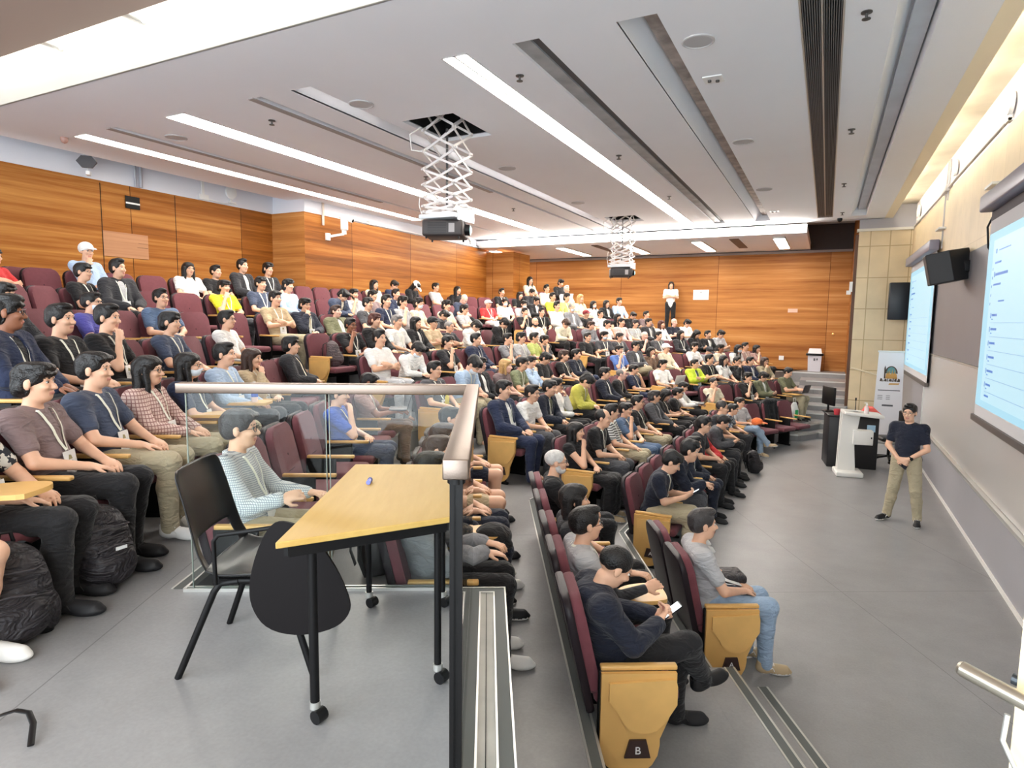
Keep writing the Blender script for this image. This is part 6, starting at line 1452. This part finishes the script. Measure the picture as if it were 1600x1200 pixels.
for (b, k) in sorted(rows, key=lambda x: (x[1], x[0])):
    L_ = rows[(b, k)]; n_, tt, ang = BL[b]
    for i, it in enumerate(L_):
        s = s_root(b, k); P = st(s, it['u'], k * H, b); it['P'] = P
        emp = it.get('empty'); 
        panel = (i == 0 and not (b == 'N' and k >= 2)) or (b == 'N' and k == 0 and i == 0)
        near = next((L_[j] for j in sorted(range(len(L_)), key=lambda j: abs(j - i)) if not L_[j].get('empty') and j != i), None)
        if emp:
            nb_ = [j for j in (i - 1, i + 1) if 0 <= j < len(L_) and not L_[j].get('empty')]
            if nb_: lab = 'empty maroon seat, %s of person in %s' % ('left' if nb_[0] > i else 'right', L_[nb_[0]]['desc'])
            elif not any(not q.get('empty') for q in L_): lab = 'empty maroon front seat by the far stair, ' + ('near one' if i == 0 else 'far one' if i == len(L_) - 1 else 'middle one')
            else:
                m_ = [j for j in range(len(L_)) if not L_[j].get('empty')]; j = min(m_, key=lambda q: abs(q - i)); lab = 'empty maroon seat, %s seats from %s' % (['one', 'two', 'three', 'four', 'five', 'six', 'seven', 'eight', 'nine', 'ten'][min(abs(j - i), 9)], L_[j]['desc'])
        else: lab = 'maroon seat under person in ' + it['desc']
        lab = ' '.join(lab.split()[:WORDMAX]).rstrip(',')
        if lab in used_labels: lab = ' '.join(lab.split()[:13]) + ' ' + ROWS[k]
        used_labels.add(lab)
        tab = (not emp) and (b == 'N' and it['px'] in (-75, 300, 355, 968, 683)) or ((not emp) and i % 4 == 1 and it['pose'] in ('type',))
        seat(P, ang, lab, 'ABCDEFGHJK'[k], panel, tab, i == len(L_) - 1, 'maroon lecture seats in the raked rows')
        if emp: continue
        szr = (it['z'] - k * H) / it['hz']; sz = min(max(szr, .90), 1.12)
        if it['px'] == 954: sz = .93
        nres.append((round(it['px']), round(it['py']), b, k, round(it['u'], 2), round(szr, 2)))
        rz = ang + (((it['px'] * 7 + it['py'] * 3) % 11) - 5) * .022
        fl = it['fl']; legk = 'short' if ('S' in fl or 'W' in fl) else 'long'
        if it['desc'].startswith('black sleeveless'): legk = 'skirt'
        vis = k <= 1 or (b == 'N' and k in (2, 3, 4)) or it['px'] in (352, 296, 454)
        lab = 'person in ' + it['desc']
        if len(lab.split()) < 13 and not any(w_ in lab for w_ in (' row', 'edge', 'stair', 'handrail', 'wall', 'far ', 'upper')): lab += ', ' + ('near' if b == 'N' else 'middle' if b == 'M' else 'far') + ' ' + ROWS[k]
        p_ = person(lab, it['pose'], P + Vector((0, 0, .0)), rz, it['hair'] if 'C' not in fl or it['hair'] == 'l' else 't', it['hc'], it['top'], it['tc'], it['lc'], fl.replace('W', ''), sz, BN[b] + ' audience', legk, vis, 'red' if False else {'914': 'dred', '678': 'black', '1105': 'char', '648': 'white'}.get(str(int(it['px'])), 'white'), 0 if (b == 'N' and k <= 4) or (P - CAM).length < 7.5 else 1)
        if it['desc'].startswith('light grey tee, black arm'):
            D_ = pose_data(it['pose']); 
            V, Q = sdf_mesh([infl(cut_cap(p, .95), .006) for p in D_['fR'] + D_['fL']] + [infl(p, .004) for p in D_['uR'] + D_['uL']], .006)
            link('arm_sleeves', np_mesh('arm_sleeves', V, Q, [cloth('char')]), p_)
        if 'X' in fl or it['pose'] == 'type' and it['px'] in (580, 1069, 1233):
            M_ = Matrix.Translation(P) @ Matrix.Rotation(rz, 4, 'Z')
            lt = thing('laptop', ('open laptop in front of person in ' + it['desc'])[:90], 'laptop', M_ @ Vector((.34, 0, .70)), rz)
            c = {'X': 'white'}.get('X' if 'X' in fl else '', 'dgrey'); lm = mat('laptop_' + c, srgb(*CL[c]), .4, .3)
            mb = MB(); mb.rbox((-.11, -.155, 0), (.11, .155, .014), .004); mb.obj('base', lm, lt); mb = MB(); mb.rbox((0, -.155, 0), (.008, .155, .21), .004, M=Matrix.Translation((.11, 0, .01)) @ Matrix.Rotation(.3, 4, 'Y')); mb.obj('lid', lm, lt)
# presenter and the person standing at the far wall
f0 = st(0, 0)
PRES = person('person standing on the stage in black polo, beige trousers and glasses', 'stand', Vector((1.09, 9.95, 0)), math.radians(-112), 'u', 'k', 'tee', 'dnavy', 'khaki', 'Gv', 1.0)
person('person standing against the far wood wall, white tee and curly hair', 'standx', Vector((-4.9, 21.95, 8.0 * H + .0)), math.radians(-75), 'o', 'k', 'tee', 'white', 'black', '', 1.0, shoes=True)
bags()
mb = MB(); V, Q = sdf_mesh([('e', (0, 0, .07), (.13, .13, .09), None, .01), ('c', (-.05, 0, .04), (.12, 0, .03), .05, .03, .02)], .008)
p = rows[('N', 2)]; q = min((i for i in p if not i.get('empty')), key=lambda i: abs(i['px'] - 640))
M_ = Matrix.Translation(q['P']) @ Matrix.Rotation(A29, 4, 'Z')
o = link('black_cap', np_mesh('black_cap', V, Q, [cloth('black')])); o.location = M_ @ Vector((.38, .42, .58)); tag(o, 'black knitted cap lying on a lap beyond the metal ledge', 'cap')
# belongings
def seat_frame(b, k, u): s = s_root(b, k); return Matrix.Translation(st(s, u, k * H, b)) @ Matrix.Rotation(BL[b][2], 4, 'Z')
def find(px, k): return min((i for kk in rows for i in rows[kk] if kk[1] == k and not i.get('empty')), key=lambda i: abs(i['px'] - px))
e5 = [i for i in rows[('M', 5)] if i.get('empty')]
if e5:
    M_ = seat_frame('M', 5, e5[0]['u']); backpack('backpack', 'grey backpack slumped on an empty maroon seat by the aisle', M_ @ Vector((.08, 0, .465)), .4, .8, mat('bag_brown', srgb(92, 80, 82), .7, folds=.8, bump=.1))
e0 = [i for i in rows.get(('F', 0), []) if i.get('empty')]
if e0:
    M_ = seat_frame('F', 0, e0[-1 if len(e0) < 2 else -2]['u'])
    V, Q = sdf_mesh([('c', (-.2, -.14, .98), (-.2, .14, .98), .07, .07, .03), ('c', (-.2, -.15, .95), (-.13, -.16, .55), .06, .07, .03), ('c', (-.2, .15, .95), (-.13, .16, .6), .06, .07, .03), ('c', (-.2, 0, .95), (-.12, 0, .58), .08, .08, .05), ('c', (-.29, -.1, .95), (-.25, -.1, .45), .06, .08, .05), ('c', (-.29, .1, .95), (-.25, .1, .5), .06, .08, .05)], .011)
    V = wrinkle(V, .007, 18, 9); o = link('coat', np_mesh('coat', V, Q, [cloth('black')])); o.matrix_world = M_; tag(o, 'black coat draped over an empty front seat by the far stair', 'coat')
kh = find(1233, 1); M_ = seat_frame(kh['b'], 1, kh['u'])
t_ = thing('carrier_bag', 'white carrier bag with green contents hanging beside the khaki trousers', 'bag', M_ @ Vector((.40, -.34, .02)), -A29)
V, Q = sdf_mesh([('e', (0, 0, .22), (.10, .15, .22), None, .02), ('e', (0, 0, .38), (.05, .12, .1), None, .03)], .011); V = wrinkle(V, .008, 16, 4); V[:, 2] = np.maximum(V[:, 2], .002); link('bag_body', np_mesh('bag_body', V, Q, [cloth('white')]), t_)
mb = MB(); mb.tube([(0, -.05, .45), (0, -.04, .58), (0, .04, .58), (0, .05, .45)], .008, flat=.5); mb.obj('handle', WHITEP, t_); mb = MB(); mb.rbox((.06, -.08, .1), (.115, .02, .3), .02); mb.obj('green_packet', mat('packet_green', srgb(40, 160, 90), .5), t_)
jn = find(1157, 0); M_ = seat_frame(jn['b'], 0, jn['u'])
mb_c = link('orange_cap', simple('cap', cap_mesh)); om(mb_c, cloth('orange')); mb_c.matrix_world = M_ @ Matrix.Translation((.42, -.04, .66)) @ Matrix.Rotation(.3, 4, 'Z'); tag(mb_c, 'bright orange cap resting on the knee of the blue jeans', 'cap')
am = find(1104, 0); M_ = seat_frame(am['b'], 0, am['u'])
t_ = thing('crossbody_bag', 'small black crossbody bag on the lap of the front-row jeans wearer', 'bag', M_ @ Vector((.24, .13, .655)), A29); mb = MB(); mb.rbox((-.09, -.11, 0), (.09, .11, .07), .025); mb.obj('body', mat('bag_black', srgb(38, 34, 38)), t_); mb = MB(); mb.tube([(-.08, .08, .06), (-.14, .1, .1), (-.2, .06, .12)], .007); mb.obj('strap', BLACKP, t_)
mb = MB(); mb.box((-.1, -.07, 0), (.1, .07, .003)); o = mb.obj('paper', WHITEP); o.matrix_world = M_ @ Matrix.Translation((.16, .03, .70)) @ Matrix.Rotation(.3, 4, 'Y'); tag(o, 'white paper held on the lap of the front-row jeans wearer', 'paper')
gp = find(693, 3); M_ = seat_frame(gp['b'], 3, gp['u'])
t_ = thing('drink_bottle', 'small yellow drink bottle on a tablet by the grey polo', 'bottle', M_ @ Vector((.26, -.18, .69))); mb = MB(); mb.lathe([(.028, 0), (.03, .01), (.03, .09), (.013, .12)], 14); mb.obj('bottle', mat('drink_yellow', srgb(214, 190, 60), .3), t_); mb = MB(); mb.lathe([(.014, .12), (.014, .135), (0, .135)], 10); mb.obj('lid', WHITEP, t_)
mb = MB(); mb.tube([(math.cos(a) * .036, math.sin(a) * .030, 0) for a in [2 * PI * i / 14 for i in range(15)]], .008, 0, 6, cap=False); mb.lathe([(.02, -.005), (.022, .004), (.0, .006)], 14, 0, Matrix.Translation((.036, 0, 0)) @ Matrix.Rotation(PI / 2, 4, 'Y'))
Pw = PRES.matrix_basis if False else Matrix.Translation(PRES.location) @ Matrix.Rotation(PRES.rotation_euler.z, 4, 'Z'); qd = pose_data('stand')['q']
dd = Vector(qd['wL']) - Vector(qd['eL']); wm = mb.obj('wristwatch', BLACKP, PRES); wm.matrix_basis = Matrix.Translation(Vector(qd['wL']) - dd.normalized() * .02) @ dd.to_track_quat('Z', 'Y').to_matrix().to_4x4()
# bottle on a tablet by the pale blue shirt
p = [i for i in rows[('N', 4)] if i.get('desc', '').startswith('pale blue shirt with dark')][0]
M_ = Matrix.Translation(p['P']) @ Matrix.Rotation(A29, 4, 'Z')
t_ = thing('water_bottle', 'clear water bottle with blue label on a writing tablet', 'bottle', M_ @ Vector((.30, -.20, .687)))
mb = MB(); mb.lathe([(.03, 0), (.032, .01), (.032, .15), (.014, .18)], 16); mb.obj('bottle', MATS['clear_plastic'], t_); mb = MB(); mb.lathe([(.0325, .05), (.0325, .11)], 16); mb.obj('label_band', mat('label_blue', srgb(60, 100, 200), .5), t_); mb = MB(); mb.lathe([(.015, .18), (.015, .2), (0, .2)], 12); mb.obj('lid', WHITEP, t_)
